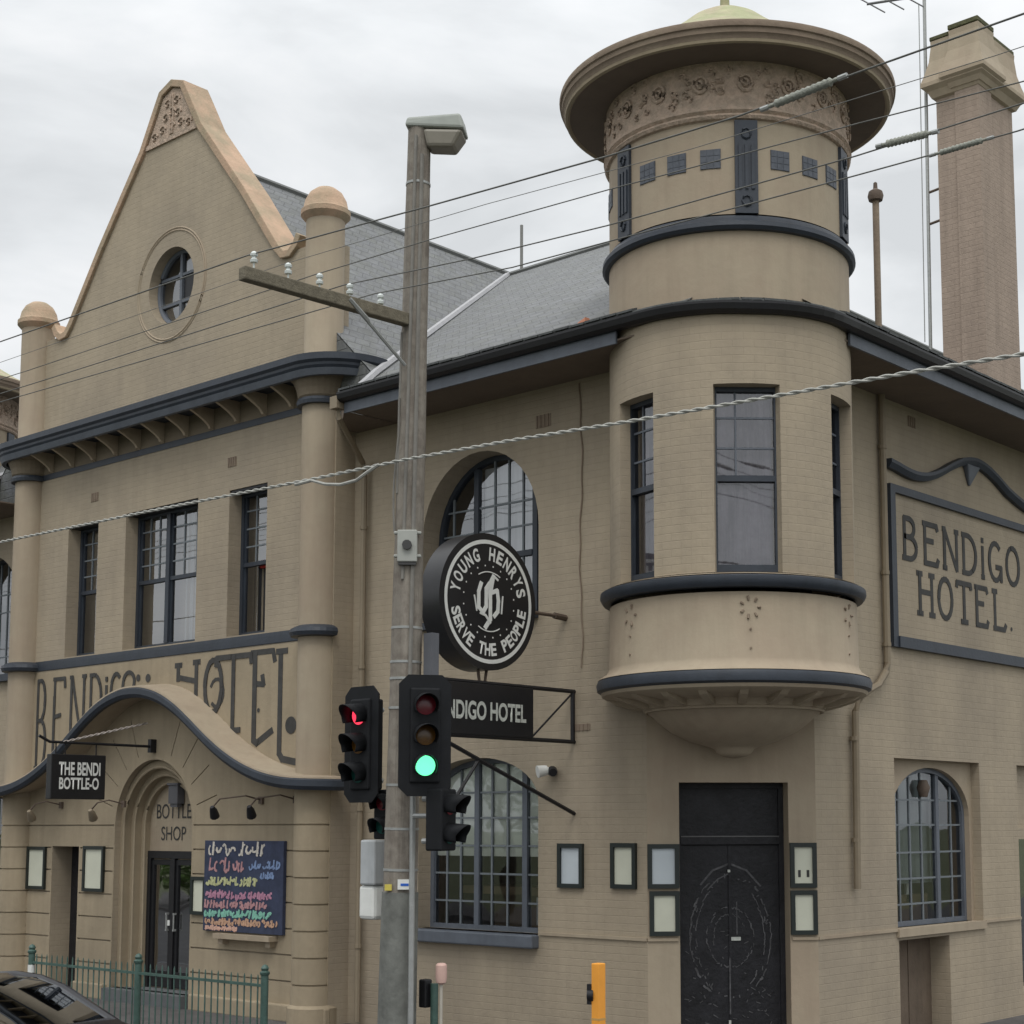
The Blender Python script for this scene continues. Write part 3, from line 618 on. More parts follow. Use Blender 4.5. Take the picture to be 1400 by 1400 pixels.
# right wall window
rw = arch_window(RIGHT, 3.36, 5.42, 1.23, 2.62, .62, .20, [3.72, 4.0, 4.3, 5.1], [1.5, 1.82, 2.15, 2.5, 2.82], heavy=(4.7,), frame_m=trimg, label='small-paned arched window in a square recess', glassm=gl_low)
q = MB(); q.fbox(RIGHT, 3.2, 5.52, 1.13, 1.23, -.04, .26); q.build('sill', render, rw)
q = MB(); q.fbox(RIGHT, 3.4, 5.0, 1.75, 3.2, .36, .37); q.build('curtain_or_dark_sheet', mat('blue_grey_curtain', (.33, .37, .38), .9, .15, 2, streak=.3), rw)
q = MB(); q.fbox(RIGHT, 4.0, 4.9, 1.25, 1.6, .5, .54); q.build('counter', floorw, rw)
q = MB()
for s in (3.6, 3.75, 4.35): q.fbox(RIGHT, s, s+.07, 1.5, 2.05, .5, .53)
q.build('poster', white, rw)
q = MB(); q.tube([RIGHT(4.3, 2.86, .19), RIGHT(4.3, 2.98, .19), RIGHT(4.3, 3.08, .19)], .05, 10, radii=[.05, .09, .05]); q.build('plaque', rust, rw)
# cellar door below it
q = MB(); q.fbox(RIGHT, 3.25, 3.92, -.1, 1.09, .28, .32); q.fbox(RIGHT, 3.96, 4.54, -.1, 1.09, .28, .32); q.fbox(RIGHT, 3.92, 3.96, -.1, 1.09, .29, .33); q.build('cellar_door', mat('brown_boards', (.15, .115, .085), .8, .15, 4, (20, .3), streak=.15), H)
q = MB(); q.fbox(RIGHT, 6.62, 8.0, .22, 2.3, .28, .3); q.build('side_window', gl_door, H)
# raised frame with lettering on right wall
q = MB(); q.fbox(RIGHT, 3.22, 3.34, 4.72, 6.80, -.05, 0); q.fbox(RIGHT, 3.34, 8.4, 6.70, 6.80, -.05, 0); q.fbox(RIGHT, 3.34, 8.4, 4.72, 4.86, -.07, 0); q.fbox(RIGHT, 8.4, 8.52, 4.72, 6.80, -.05, 0)
q.build('panel_frame', trim, H)
PT = [(3.18, 7.07), (3.6, 6.99), (4.05, 6.99), (4.5, 7.12), (4.95, 7.34), (5.35, 7.46), (5.75, 7.46), (6.15, 7.34), (6.5, 7.2), (7.0, 7.07), (7.5, 7.02), (8.2, 7.05)]
q = MB(); vs = []
PT2 = []
for i in range(len(PT)-1):
    for k in range(4): f = k/4; PT2.append((PT[i][0]*(1-f)+PT[i+1][0]*f, PT[i][1]*(1-f)+PT[i+1][1]*f))
PT2 = [(PT2[i][0], sum(p[1] for p in PT2[max(0, i-2):i+3])/len(PT2[max(0, i-2):i+3])) for i in range(len(PT2))]
for s, t in PT2:
    vs += [RIGHT(s, t-.055, 0), RIGHT(s, t-.055, -.06), RIGHT(s, t+.01, -.10), RIGHT(s, t+.055, -.10), RIGHT(s, t+.06, 0)]
q.add(vs, [(i*5+k, i*5+k+1, i*5+6+k, i*5+5+k) for i in range(len(PT2)-1) for k in range(4)]); q.add(vs[:5], [(0, 1, 2, 3, 4)])
q.build('ogee_drip_mould', trim, H)
q = MB(); q.hexa([RIGHT(5.4, 7.12, -.03), RIGHT(5.44, 7.12, -.03), RIGHT(5.44, 7.12, 0), RIGHT(5.4, 7.12, 0), RIGHT(5.26, 7.4, -.09), RIGHT(5.64, 7.4, -.09), RIGHT(5.64, 7.4, 0), RIGHT(5.26, 7.4, 0)]); q.build('keystone_drop', trimg, H, bevel=.02)
mb = MB()
def word(txt, x0, wid, gap, zb, zt, w):
    x = x0
    for ch in txt:
        mb = MB()
        ww = wid*(.3 if ch == 'I' else 1)
        if ch == '.': fill(mb, RIGHT, [[(x+.03+.03*cos(2*pi*k/10), zb+.03+.03*sin(2*pi*k/10)) for k in range(10)]], -.006); mb.build('painted_dot', letter, H, recalc=False); x += .1; continue
        for st in G[ch]: ribbon(mb, RIGHT, [(x+ww*u, zb+(zt-zb)*v) for u, v in st], w, -.006)
        mb.build('painted_letter', letter, H, recalc=False); x += ww+gap
word('BENDIGO', 3.58, .42, .115, 5.90, 6.42, .07); word('HOTEL.', 3.95, .40, .125, 5.22, 5.74, .07)
# thin drip line on the lower walls
q = MB(); q.fbox(RIGHT, 1.42, 3.2, 1.2, 1.235, -.022, 0); q.fbox(RIGHT, 5.55, 6.6, 1.2, 1.235, -.022, 0); q.fbox(MID, -3.0, -1.355, 1.2, 1.235, -.022, 0); q.fbox(CHF, 0, .35, 1.2, 1.235, -.022, 0); q.fbox(CHF, 1.66, 1.963, 1.2, 1.235, -.022, 0); q.build('plinth_weathering', render, H)
# --- corner door
q = MB(); q.fbox(CHF, .37, .43, -.1, 2.99, .26, .34); q.fbox(CHF, 1.58, 1.64, -.1, 2.99, .26, .34); q.fbox(CHF, .43, 1.58, 2.93, 2.99, .26, .34); q.fbox(CHF, .43, 1.58, 2.28, 2.36, .25, .34); q.fbox(CHF, .43, 1.58, 2.36, 2.93, .30, .33)
q.fbox(CHF, .43, 1.0, -.05, 2.27, .29, .33); q.fbox(CHF, 1.006, 1.58, -.05, 2.27, .29, .33); q.fbox(CHF, .985, 1.02, -.05, 2.27, .275, .29)
cd = q.build('corner_door', doorb, H); cd['label'] = 'tall black double door with scuffed painted emblem'
q = MB(); q.fbox(CHF, .43, 1.58, 2.365, 2.38, .243, .25); q.build('transom_bar', mat('grey_bar', (.12, .12, .12), .6), cd)
q = MB(); chalkm = mat('worn_chalk', (.10, .10, .105), .9, .5, 14)
def oval(rx, ry, cz=1.22, w=.012, a0=0, a1=360):
    a = a0
    while a < a1:
        st_ = random.uniform(3, 11)
        if random.random() < .8: ribbon(q, CHF, [(p[0]+random.uniform(-.008, .008), p[1]+random.uniform(-.008, .008)) for p in arc_pts(1.0, cz, rx+random.uniform(-.012, .012), ry+random.uniform(-.012, .012), a, min(a+st_, a1), 3)], w*random.uniform(.4, 1.2), .286, .003)
        a += st_
oval(.47, .72, w=.02, a0=120, a1=240); oval(.47, .72, w=.02, a0=-60, a1=60); oval(.40, .64, a0=125, a1=235); oval(.40, .64, a0=-55, a1=50); oval(.27, .34, w=.012); oval(.2, .26, w=.008, a0=30, a1=200)
ribbon(q, CHF, [(.66, 1.82), (.8, 1.98), (1.0, 2.06), (1.2, 1.98), (1.36, 1.8)], .022, .286, .003); ribbon(q, CHF, [(.74, 1.76), (.86, 1.88), (1.0, 1.95)], .014, .286, .003)
for k in range(26):
    a = random.uniform(0, 2*pi); x, z = 1.0+.43*cos(a), 1.22+.68*sin(a); ribbon(q, CHF, [(x, z), (x+random.uniform(-.04, .04), z+random.uniform(-.05, .05))], .012, .286, .003)
ribbon(q, CHF, [(1.08, 1.25), (1.08, 1.62)], .012, .286, .003); ribbon(q, CHF, [(.99, .35), (.99, .98)], .016, .272, .003)
for k in range(60):
    x, z = random.uniform(.5, 1.5), .2+abs(random.gauss(0, .55)); ribbon(q, CHF, [(x, z), (x+random.uniform(-.05, .05), z+random.uniform(-.03, .03))], random.uniform(.004, .012), .286, .003)
q.build('worn_emblem', chalkm, cd, recalc=False)
q = MB(); q.fbox(CHF, 1.01, 1.12, 1.18, 1.22, .27, .29); q.fbox(CHF, .975, 1.005, 1.96, 1.99, .262, .275); q.fbox(CHF, 1.0, 1.3, .12, .16, .284, .29); q.fbox(CHF, .97, .995, .2, .28, .262, .275); q.build('lock_plate', whited, cd)

# --- turret (built once for each corner)
def turret(c, mir, real=True):
    A = (lambda a: a) if not mir else (lambda a: -180-a)
    wm = wallc if not mir else render
    tur = bpy.data.objects.new('turret', None); COL.objects.link(tur); tur.parent = H; tur.matrix_parent_inverse = H.matrix_world.inverted()
    R = 1.39
    # bay wall with three window holes
    wins = [(-62, -32), (-117, -91.5), (-2, 23)]
    ho = sorted([tuple(sorted((A(a), A(b_)))) for a, b_ in wins])
    mb = MB(); z0, z1, zt = 5.16, 7.2, 8.0
    angs = sorted(set([A(a) if not mir else A(a) for a in range(-170, 91, 5)]+[x for h in ho for x in h]))
    def inside(a): return any(h[0]-.01 <= a <= h[1]+.01 for h in ho)
    P_ = lambda a, z, r=R: (c[0]+r*cos(radians(a)), c[1]+r*sin(radians(a)), z)
    for a, b_ in zip(angs, angs[1:]):
        m_ = (a+b_)/2; hole = any(h[0] < m_ < h[1] for h in ho)
        rows = [(z1, zt)] + ([] if hole else [(z0, z1)])
        for (u, v) in rows: mb.add([P_(a, u), P_(b_, u), P_(b_, v), P_(a, v)], [(0, 1, 2, 3)], True)
        if hole:
            mb.add([P_(a, z1), P_(b_, z1), P_(b_, z1, R-.25), P_(a, z1, R-.25)], [(0, 1, 2, 3)]); mb.add([P_(a, z0), P_(b_, z0), P_(b_, z0, R-.25), P_(a, z0, R-.25)], [(0, 1, 2, 3)])
    for h in ho:
        for a in h: mb.add([P_(a, z0), P_(a, z1), P_(a, z1, R-.25), P_(a, z0, R-.25)], [(0, 1, 2, 3)])
    mb.build('bay_wall', wm, tur, recalc=False)
    for i, (a, b_) in enumerate(wins):
        am = radians(A((a+b_)/2)); hw = R*sin(radians((b_-a)/2)); nn = Vector((-cos(am), -sin(am), 0)); sa = Vector((-sin(am), cos(am), 0))
        o = Vector((c[0]+(R-.16)*cos(am), c[1]+(R-.16)*sin(am), 0)); F = Frame(o, sa, nn); d = 0
        s0, s1 = -hw, hw; w = .05; mb = MB(); t0, t1 = z0, z1; ts = 6.2
        mb.fbox(F, s0, s0+w, t0, t1, 0, .1); mb.fbox(F, s1-w, s1, t0, t1, 0, .1); mb.fbox(F, s0+w, s1-w, t1-w, t1, 0, .1); mb.fbox(F, s0+w, s1-w, t0, t0+.1, 0, .1); mb.fbox(F, s0+w, s1-w, ts-.035, ts+.03, .0, .09)
        wi = mb.build('window', trim, tur); wi['label'] = ('middle', 'left-hand', 'right-hand')[i]+' sash window of the round bay'
        mb = MB()
        for k in ((1,) if i == 0 else (1,)): mb.fbox(F, s0+w+(s1-s0-2*w)*.33-.01, s0+w+(s1-s0-2*w)*.33+.01, ts+.03, t1-w, .03, .06)
        for k in (1, 2): z = ts+(t1-ts)*k/3; mb.fbox(F, s0+w, s1-w, z-.011, z+.011, .032, .058)
        p = MB(); fill(p, F, [rect(s0+w, s1-w, t0+.1, ts-.03)], .05); fill(p, F, [rect(s0+w, s1-w, ts+.03, t1-w)], .045)
        q = MB(); vs = []
        for k in range(21): x = s0+(s1-s0)*k/20; dd = .16+.014*sin(k*1.7); vs += [F(x, t0, dd), F(x, t1, dd)]
        q.add(vs, [(2*k, 2*k+2, 2*k+3, 2*k+1) for k in range(20)], True)
        cc = MB(); cc.fbox(F, s0+.08, s1-.06, t0+.1, t1-.05, .142, .143) if False else None
        if True:
            g1 = mb.build('glazing_bar', trimg, tur); g2 = p.build('pane', gl_bay, tur, recalc=False); g3 = q.build('curtain_or_dark_sheet', curtain_or_dark_sheet, tur, recalc=False)
    mb = MB(); mb.lathe(c, [(1.38, 5.13), (1.47, 5.125), (1.505, 5.11), (1.51, 5.06), (1.49, 5.02), (1.47, 4.995), (1.38, 4.99)], 72); mb.build('ledge', trim, tur)
    mb = MB(); mb.lathe(c, [(1.30, 5.13), (1.41, 5.15), (1.46, 5.135)], 72)
    mb.lathe(c, [(1.40, 4.95), (1.41, 4.25), (1.44, 4.19), (1.50, 4.15), (1.535, 4.12)], 72); mb.build('bay_apron', render, tur)
    mb = MB(); mb.lathe(c, [(1.50, 4.125), (1.54, 4.11), (1.555, 4.07), (1.545, 4.0), (1.50, 3.975)], 72); mb.build('ledge', trim, tur)
    mb = MB(); mb.lathe(c, [(1.505, 3.976), (1.49, 3.94), (1.44, 3.915), (1.05, 3.86), (1.03, 3.79), (.97, 3.76), (.97, 3.75), (.93, 3.73), (.86, 3.66), (.72, 3.55), (.5, 3.44), (.28, 3.38), (.22, 3.35), (.2, 3.31), (.13, 3.27), (0, 3.25)], 60)
    mb.tube([(c[0]+1.0*cos(radians(a)), c[1]+1.0*sin(radians(a)), 3.775) for a in range(0, 361, 6)], .022, 6, cap=False); mb.build('corbel_bowl', render, tur)
    mb = MB()
    for k in range(20):
        a = radians(k*18+4); t = Vector((-sin(a), cos(a), 0)); n_ = Vector((cos(a), sin(a), 0)); C0 = Vector((c[0], c[1], 0))
        pr = [(.98, 3.80), (1.08, 3.79), (1.2, 3.82), (1.36, 3.87), (1.42, 3.91), (1.42, 3.94), (.98, 3.94)]
        vs = [tuple(C0+n_*r+t*s_+Vector((0, 0, z))) for s_ in (-.045, .045) for r, z in pr]; q_ = len(pr)
        mb.add(vs, [tuple(range(q_)), tuple(range(q_, 2*q_))]+[(i, (i+1) % q_, q_+(i+1) % q_, q_+i) for i in range(q_)])
    mb.build('corbel_bracket', render, tur)
    # plaster relief patches on the apron
    for a0_, n_ in ((-47, 7), (-107, 5), (9, 5)):
        for k in range(n_):
            mb = MB(); a = A(a0_)+3.2*cos(k*2*pi/n_); z = 4.78+.075*sin(k*2*pi/n_); p0 = P_(a, z, 1.40); p1 = P_(a+1.3*cos(k*2*pi/n_), z+.05*sin(k*2*pi/n_), 1.415); mb.tube([p0, p1], .014, 5); mb.build('plaster_relief', eavem, tur)
        for z in (4.55, 4.35): mb = MB(); mb.tube([P_(A(a0_), z, 1.40), P_(A(a0_), z, 1.42)], .012, 6); mb.build('plaster_relief', eavem, tur)
    # drum above the roof
    mb = MB(); mb.lathe(c, [(1.39, 7.99), (1.39, 8.92)], 72); mb.build('drum', render, tur)
    mb = MB(); mb.lathe(c, [(1.38, 8.89), (1.44, 8.895), (1.47, 8.93), (1.465, 8.98), (1.43, 9.01), (1.40, 9.06), (1.38, 9.06)], 72); mb.build('ring_course', trim, tur)
    # upper storey with pilasters and small square lights
    mb = MB(); mb.lathe(c, [(1.385, 9.08), (1.385, 10.25)], 96); mb.build('upper_drum', render, tur)
    for a in (-110.5, -46, 15.5, 80, 145, -172):
        mb = MB(); F = Frame((c[0]+1.385*cos(radians(A(a))), c[1]+1.385*sin(radians(A(a))), 0), (-sin(radians(A(a))), cos(radians(A(a))), 0), (-cos(radians(A(a))), -sin(radians(A(a))), 0))
        mb.fbox(F, -.125, .125, 9.08, 10.13, -.03, .05)
        for s_ in (-.07, 0, .07): mb.fbox(F, s_-.018, s_+.018, 9.35, 9.85, -.045, -.03)
        pl = mb.build('pilaster', trim, tur)
        mb.v, mb.f, mb.sm = [], [], []
    mb = MB()
    for a in (-110.5, -46, 15.5):
        F = Frame((c[0]+1.385*cos(radians(A(a))), c[1]+1.385*sin(radians(A(a))), 0), (-sin(radians(A(a))), cos(radians(A(a))), 0), (-cos(radians(A(a))), -sin(radians(A(a))), 0))
        for zc in (9.22, 9.98): mb = MB(); mb.tube([F(.05*cos(t), zc+.06*sin(t), -.036) for t in [k*pi/4 for k in range(9)]], .014, 5, cap=False); mb.build('rosette', trim, tur)
    for a in (-94, -78, -62, -30, -13.5, 2.2, -131, -148, 33, 49, 66):
        mb = MB(); F = Frame((c[0]+1.385*cos(radians(A(a))), c[1]+1.385*sin(radians(A(a))), 0), (-sin(radians(A(a))), cos(radians(A(a))), 0), (-cos(radians(A(a))), -sin(radians(A(a))), 0))
        mb.fbox(F, -.112, .112, 9.60, 9.82, -.006, .03)
        for k in range(3):
            for q_ in range(3): mb.fbox(F, -.108+k*.073, -.108+k*.073+.066, 9.604+q_*.072, 9.604+q_*.072+.065, -.010, -.006)
        mb.build('square_light', mat('dull_blue_tile', (.075, .085, .105), .5, .25, 20, spec=.5), tur)
    # frieze
    mb = MB(); mb.lathe(c, [(1.385, 10.14), (1.42, 10.15), (1.44, 10.18), (1.42, 10.21), (1.45, 10.24), (1.435, 10.28), (1.42, 10.3), (1.42, 10.80)], 96); mb.build('frieze', carved, tur)
    mb = MB()
    for k in range(18):
        a = A(-46+k*20)
        def fz(u, v): aa = radians(a+u/1.42*57.3); return (c[0]+1.43*cos(aa), c[1]+1.43*sin(aa), 10.55+v)
        mb.tube([fz(.075*cos(t), .09*sin(t)) for t in [j*pi/5 for j in range(11)]], .02, 5, cap=False)
        mb.tube([fz(.03*cos(t), .04*sin(t)) for t in [j*pi/3 for j in range(7)]], .018, 5, cap=False)
        for j in range(9):
            u_, v_ = random.uniform(.12, .38), random.uniform(-.2, .2); rr_ = random.uniform(.03, .055); t0_ = random.uniform(0, 6)
            mb.tube([fz(u_+rr_*(1-t/9)*cos(t+t0_), v_+rr_*(1-t/9)*sin(t+t0_)) for t in [i_*.6 for i_ in range(9)]], .012, 4)
    mb.build('carved_relief', carved, tur)
    # wide flat cap
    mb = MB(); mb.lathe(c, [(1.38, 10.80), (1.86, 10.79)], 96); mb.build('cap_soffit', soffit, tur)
    mb = MB(); mb.lathe(c, [(1.84, 10.795), (1.87, 10.775), (1.90, 10.785), (1.91, 10.82)], 96); mb.build('cap_lip', stone, tur)
    mb = MB(); mb.lathe(c, [(1.91, 10.815), (1.925, 10.86), (1.94, 10.87), (1.945, 10.92), (1.965, 10.93), (1.972, 10.97), (1.965, 11.0), (1.93, 11.01)], 96); mb.build('cap_rim', eavem, tur)
    mb = MB(); mb.lathe(c, [(1.935, 11.01), (1.5, 11.22), (1.1, 11.46), (.8, 11.67), (.6, 11.83), (.45, 11.96), (.3, 12.05), (.12, 12.10), (.06, 12.12), (.05, 12.4), (.065, 12.44), (.03, 12.5), (.0, 12.62)], 64); mb.build('dome', copper, tur)
    return tur
turret(CXY, False); turret(LXY, True)
# --- roof
AR = (-6.7, 7.32, 13.05); BL = (-13.5, 7.32, 13.05); E0 = 8.12
mb = MB()
pf = lambda y: E0+(13.05-E0)*(y+.97)/(7.32+.97); px_ = lambda x: E0+(13.05-E0)*(.97-x)/(.97+6.7); pl_ = lambda x: E0+(13.05-E0)*(x+21.15)/(21.15-13.5)
mb.add([(-5.66, -.97, E0), (.04, -.97, E0), (-.45, .45, pf(.45)), AR, (-10.5, 7.32, 13.05), (-5.67, -.35, pf(-.35))], [(0, 1, 2, 3, 4, 5)])
mb.add([(-15.33, -.35, pf(-.35)), (-15.34, -.97, E0), (-20.2, -.97, E0), (-19.7, .5, pf(.5)), BL, (-10.5, 7.32, 13.05)], [(0, 1, 2, 3, 4, 5)])
mb.add([(.97, -.06, E0), (.97, 24, E0), (-6.7, 24, 13.05), AR, (-.45, .45, px_(-.45))], [(0, 1, 2, 3, 4)])
mb.add([(-21.15, .2, E0), (-21.15, 24, E0), (-13.5, 24, 13.05), BL, (-19.7, .5, pl_(-19.7))], [(0, 1, 2, 3, 4)])
# wing roof
vx = lambda z: (13.1-z)/.955
def vp(y): z = pf(y); return (vx(z), y, z)
q0 = vp(-.35); q1 = vp(7.32)
for sg in (1, -1):
    mb.add([(-10.5, .05, 13.1), (-10.5, 7.32, 13.07), (-10.5+sg*q0[0], -.35, q0[2]+.002), (-10.5+sg*3.72, -.35, 13.1-3.72*.955), (-10.5+sg*3.72, .05, 13.1-3.72*.955)], [(0, 1, 2, 3, 4)])
roof = mb.build('roof', slate, H, recalc=False)
# slate courses follow the slope: use their own coordinates
mt = slate.node_tree
mb = MB()
for sg in (1, -1): 
    a = Vector((-10.5, 7.32, 13.08)); b_ = Vector((-10.5+sg*4.84, -.36, 8.53)); e_ = Vector((-10.5+sg*5.14, -.88, E0+.06)); mb.tube([a, b_, e_], .055, 6)
mb.build('valley_flashing', lead, roof)
mb = MB(); mb.tube([(-6.7, 7.32, 13.07), (-13.5, 7.32, 13.07)], .05, 6); mb.tube([(-10.5, .1, 13.12), (-10.5, 7.32, 13.09)], .05, 6); mb.tube([(-6.7, 7.32, 13.07), (-6.7, 24, 13.07)], .05, 6); mb.build('ridge_capping', mat('ridge_slate', (.16, .165, .16), .7), roof)
for sg in (1, -1):
    X = lambda o: -10.5+sg*o
    mb = MB(); mb.hexa([(X(3.75), -.345, 8.0), (X(4.83), -.345, 8.0), (X(4.83), .06, 8.0), (X(3.75), .06, 8.0), (X(3.75), -.345, 9.50), (X(4.83), -.345, 8.46), (X(4.83), .06, 8.46), (X(3.75), .06, 9.50)])
    mb.build('parapet_cheek', slate, H)
# back boxing so no light enters
mb = MB(); mb.add([(-21.15, 24, E0), (.97, 24, E0), (-6.7, 24, 13.05), (-13.5, 24, 13.05)], [(0, 1, 2, 3)]); mb.add([(-13.5, 7.32, 13.05), (-6.7, 7.32, 13.05), (-6.7, 24, 13.05), (-13.5, 24, 13.05)], [(0, 1, 2, 3)]); mb.build('rear_roof', slate, H)
# eaves: soffit, fascia, gutter
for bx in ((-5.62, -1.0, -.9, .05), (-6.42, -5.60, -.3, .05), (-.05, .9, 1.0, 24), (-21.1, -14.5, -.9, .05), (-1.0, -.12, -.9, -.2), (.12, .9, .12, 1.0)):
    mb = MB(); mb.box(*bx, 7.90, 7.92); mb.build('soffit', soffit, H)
for bx in ((-5.62, -1.02, -.93, -.90), (.90, .93, .85, 24), (-18.9, -14.62, -.93, -.90)):
    mb = MB(); mb.box(*bx, 7.86, 8.02); mb.build('fascia', trimg, H)
mb = MB(); mb.add([(-5.62, -.93, 7.88), (-6.42, -.3, 7.88), (-6.42, -.3, 8.15), (-5.62, -.93, 8.10)], [(0, 1, 2, 3)]); mb.add([(-5.62, -.93, 7.89), (-6.42, -.3, 7.89), (-5.60, -.29, 7.89)], [(0, 1, 2)]); mb.build('eave_return', soffit, H)
gp = [(-.02, .0), (.05, -.0), (.10, .03), (.12, .09), (.12, .115), (.105, .115), (-.02, .1)]
path = [(-5.64, -.93, 0, -1, 8.0), (-1.05, -.93, 0, -1, 8.0)]
aa = [atan2(-.93-.45, .0) for _ in (0,)]
for k in range(15):
    a = radians(-104+k*(104+14-0)/14*1.0-0) if False else radians(-92+k*94/14)
    path.append((-.45+1.40*cos(a), .45+1.40*sin(a), cos(a), sin(a), 7.955+.035*abs((k-7)/7)))
path += [(.93, .9, 1, 0, 8.0), (.93, 24, 1, 0, 8.0)]
mb = MB(); mb.sweep(path, gp, closed=True)
mb.sweep([(-18.9, -.93, 0, -1, 8.0), (-14.62, -.93, 0, -1, 8.0)], gp, closed=True)
mb.lathe(LXY, [(1.39, 7.96), (1.52, 7.96), (1.52, 8.08), (1.39, 8.08)], 48)
mb.build('gutter', black, H)
path2 = [(x, y, nx, ny, z+.115) for x, y, nx, ny, z in path]
mb = MB(); mb.sweep(path2, [(-.06, .0), (.10, .0), (.09, .03), (-.06, .07)], closed=True); mb.build('eave_flashing', tile, H)
mb = MB()
# scalloped slate edge
def tl(x, y, nx, ny, z): tx, ty = -ny, nx; mb.hexa([(x-tx*.11, y-ty*.11, z), (x+tx*.11, y+ty*.11, z), (x+tx*.11+nx*.1, y+ty*.11+ny*.1, z-.03), (x-tx*.11+nx*.1, y-ty*.11+ny*.1, z-.03), (x-tx*.11, y-ty*.11, z+.03), (x+tx*.11, y+ty*.11, z+.03), (x+tx*.11+nx*.1, y+ty*.11+ny*.1, z-.005), (x-tx*.11+nx*.1, y-ty*.11+ny*.1, z-.005)])
x = -5.5
while x < -.6: tl(x, -.95, 0, -1, 8.165+random.uniform(-.006, .006)); x += .235
y = .7
while y < 12: tl(.95, y, 1, 0, 8.165+random.uniform(-.006, .006)); y += .235
for k in range(11):
    a = radians(-92+k*9.4); tl(-.45+1.40*cos(a), .45+1.40*sin(a), cos(a), sin(a), 8.115)
mb.build('eave_slate', tile, roof)
q = MB(); q.hexa([(-1.66, -.9, 8.16), (-1.5, -.9, 8.16), (-1.48, -.8, 8.2), (-1.68, -.8, 8.2), (-1.62, -.88, 8.24), (-1.51, -.88, 8.28), (-1.5, -.82, 8.28), (-1.62, -.82, 8.24)]); q.build('terracotta_shard', mat('terracotta', (.5, .22, .14), .8), roof)
# downpipes
mb = MB(); mb.tube([(-5.70, -.97, 8.02), (-5.70, -.95, 7.80), (-5.95, -.5, 7.60), (-6.16, -.12, 7.42), (-6.16, -.09, 7.25), (-6.16, -.09, -.05)], .04, 8); mb.box(-5.78, -5.64, -1.04, -.88, 7.92, 8.08)
for z in (6.5, 4.6, 2.7, .9): mb.tube([(-6.16, -.09, z), (-6.16, -.09, z+.05)], .052, 8)
mb.build('downpipe', pipew, H)
mb = MB(); mb.tube([(.06, 3.03, 7.92), (.06, 3.02, 4.5), (.06, 2.98, 4.38), (.08, 2.75, 4.2), (.1, 2.5, 4.12), (.1, 2.28, 4.02), (.07, 2.22, 3.85), (.07, 2.19, 1.75)], .045, 8)
for z in (7.2, 5.6, 4.7, 3.5, 2.3): mb.tube([(.06, 3.02 if z > 4 else 2.2, z), (.06, 3.02 if z > 4 else 2.2, z+.05)], .055, 8)
mb.build('downpipe', pipew, H)
# cables and cracks on the middle wall
mb = MB(); pts = [(-2.33+.02*sin(z*3)+.01*sin(z*11), -.012, z) for z in [7.85-.12*k for k in range(30)]]; mb.tube(pts, .009, 5); mb.build('wall_cable', eavem, H)
# chimney
mb = MB(); mb.box(-1.06, -.38, 6.84, 8.0, 8.2, 13.62); mb.box(-.73, -.34, 6.80, 7.22, 8.2, 13.62)
mb.build('chimney', mat('chimney_paint', (.36, .285, .23), .8, .08, 1.5, (14, .5, .5), BR, streak=.12), H)
mb = MB()
def flare(x0, x1, y0, y1, zz):
    lv = [(0, 13.50), (.05, 13.52), (.10, 13.62), (.17, 13.68), (.17, 13.74), (.12, 13.9), (.07, 14.1), (.045, 14.35), (.05, 14.43), (.0, 14.44)]
    vs = []
    for o, z in lv: z += zz; vs += [(x0-o, y0-o, z), (x1+o, y0-o, z), (x1+o, y1+o, z), (x0-o, y1+o, z)]
    mb.add(vs, [(i*4+k, i*4+(k+1) % 4, i*4+4+(k+1) % 4, i*4+4+k) for i in range(len(lv)-1) for k in range(4)]); mb.add(vs[-4:], [(0, 1, 2, 3)])
flare(-1.06, -.38, 6.84, 8.0, 0); flare(-.73, -.34, 6.80, 7.22, .05)
cc = mb.build('chimney_cap', render, H)
mb = MB(); mb.box(-1.12, -.34, 6.78, 8.06, 14.44, 14.50); mb.box(-.79, -.29, 6.74, 7.28, 14.495, 14.57); mb.build('chimney_top_moss', mat('mossy_stone', (.10, .10, .055), .95, .3, 10, (30, .8)), cc, bevel=.01)

# ------------------------------------------------------------------ roof furniture
def simple(name, mb, m_, label, cat, group=None, bevel=0): return tag(mb.build(name, m_, None, bevel=bevel), label, cat, group)
mb = MB(); mb.tube([(-.2, 3.45, 8.4), (-.2, 3.45, 10.68)], .045, 10); t = thing('vent_pipe', (-.2, 3.45, 8.8), 'thin brown vent pipe with round cowl standing on the roof right of the turret', 'vent pipe')
mb.build('pipe', eavem, t); mb = MB(); mb.lathe((-.2, 3.45), [(.0, 10.62), (.09, 10.64), (.105, 10.70), (.09, 10.76), (.03, 10.80), (.025, 10.88), (0, 10.9)], 16); mb.build('cowl', rust, t)
mb = MB(); mb.tube([(-10.15, 7.32, 13.0), (-10.15, 7.32, 13.98)], .03, 8); simple('ridge_pole', mb, mat('dull_post', (.22, .22, .21), .7), 'short bare stub pole standing on the main roof ridge', 'pole')
t = thing('television_mast', (-1.33, 6.9, 9.6), 'tall thin lattice television mast beside the chimney', 'antenna')
mb = MB(); mb.tube([(-1.3, 6.9, 9.6), (-1.24, 6.9, 15.9)], .028, 8); mb.tube([(-1.42, 6.95, 9.8), (-1.37, 6.95, 15.2)], .008, 5); mb.build('pole', galv, t)
for z in (11.6, 12.1): mb = MB(); mb.tube([(-1.3, 6.9, z), (-1.04, 6.95, z+.05)], .02, 6); mb.build('bracket', rust, t)
mb = MB(); mb.tube([(-1.24, 6.9, 15.28), (-2.0, 6.45, 15.22)], .02, 6)
for k in range(3):
    f = .3+.33*k; x, y, z = -1.24-.76*f, 6.9-.45*f, 15.28-.06*f; mb.tube([(x-.22, y-.1, z+.18), (x+.22, y+.1, z-.18)], .012, 5)
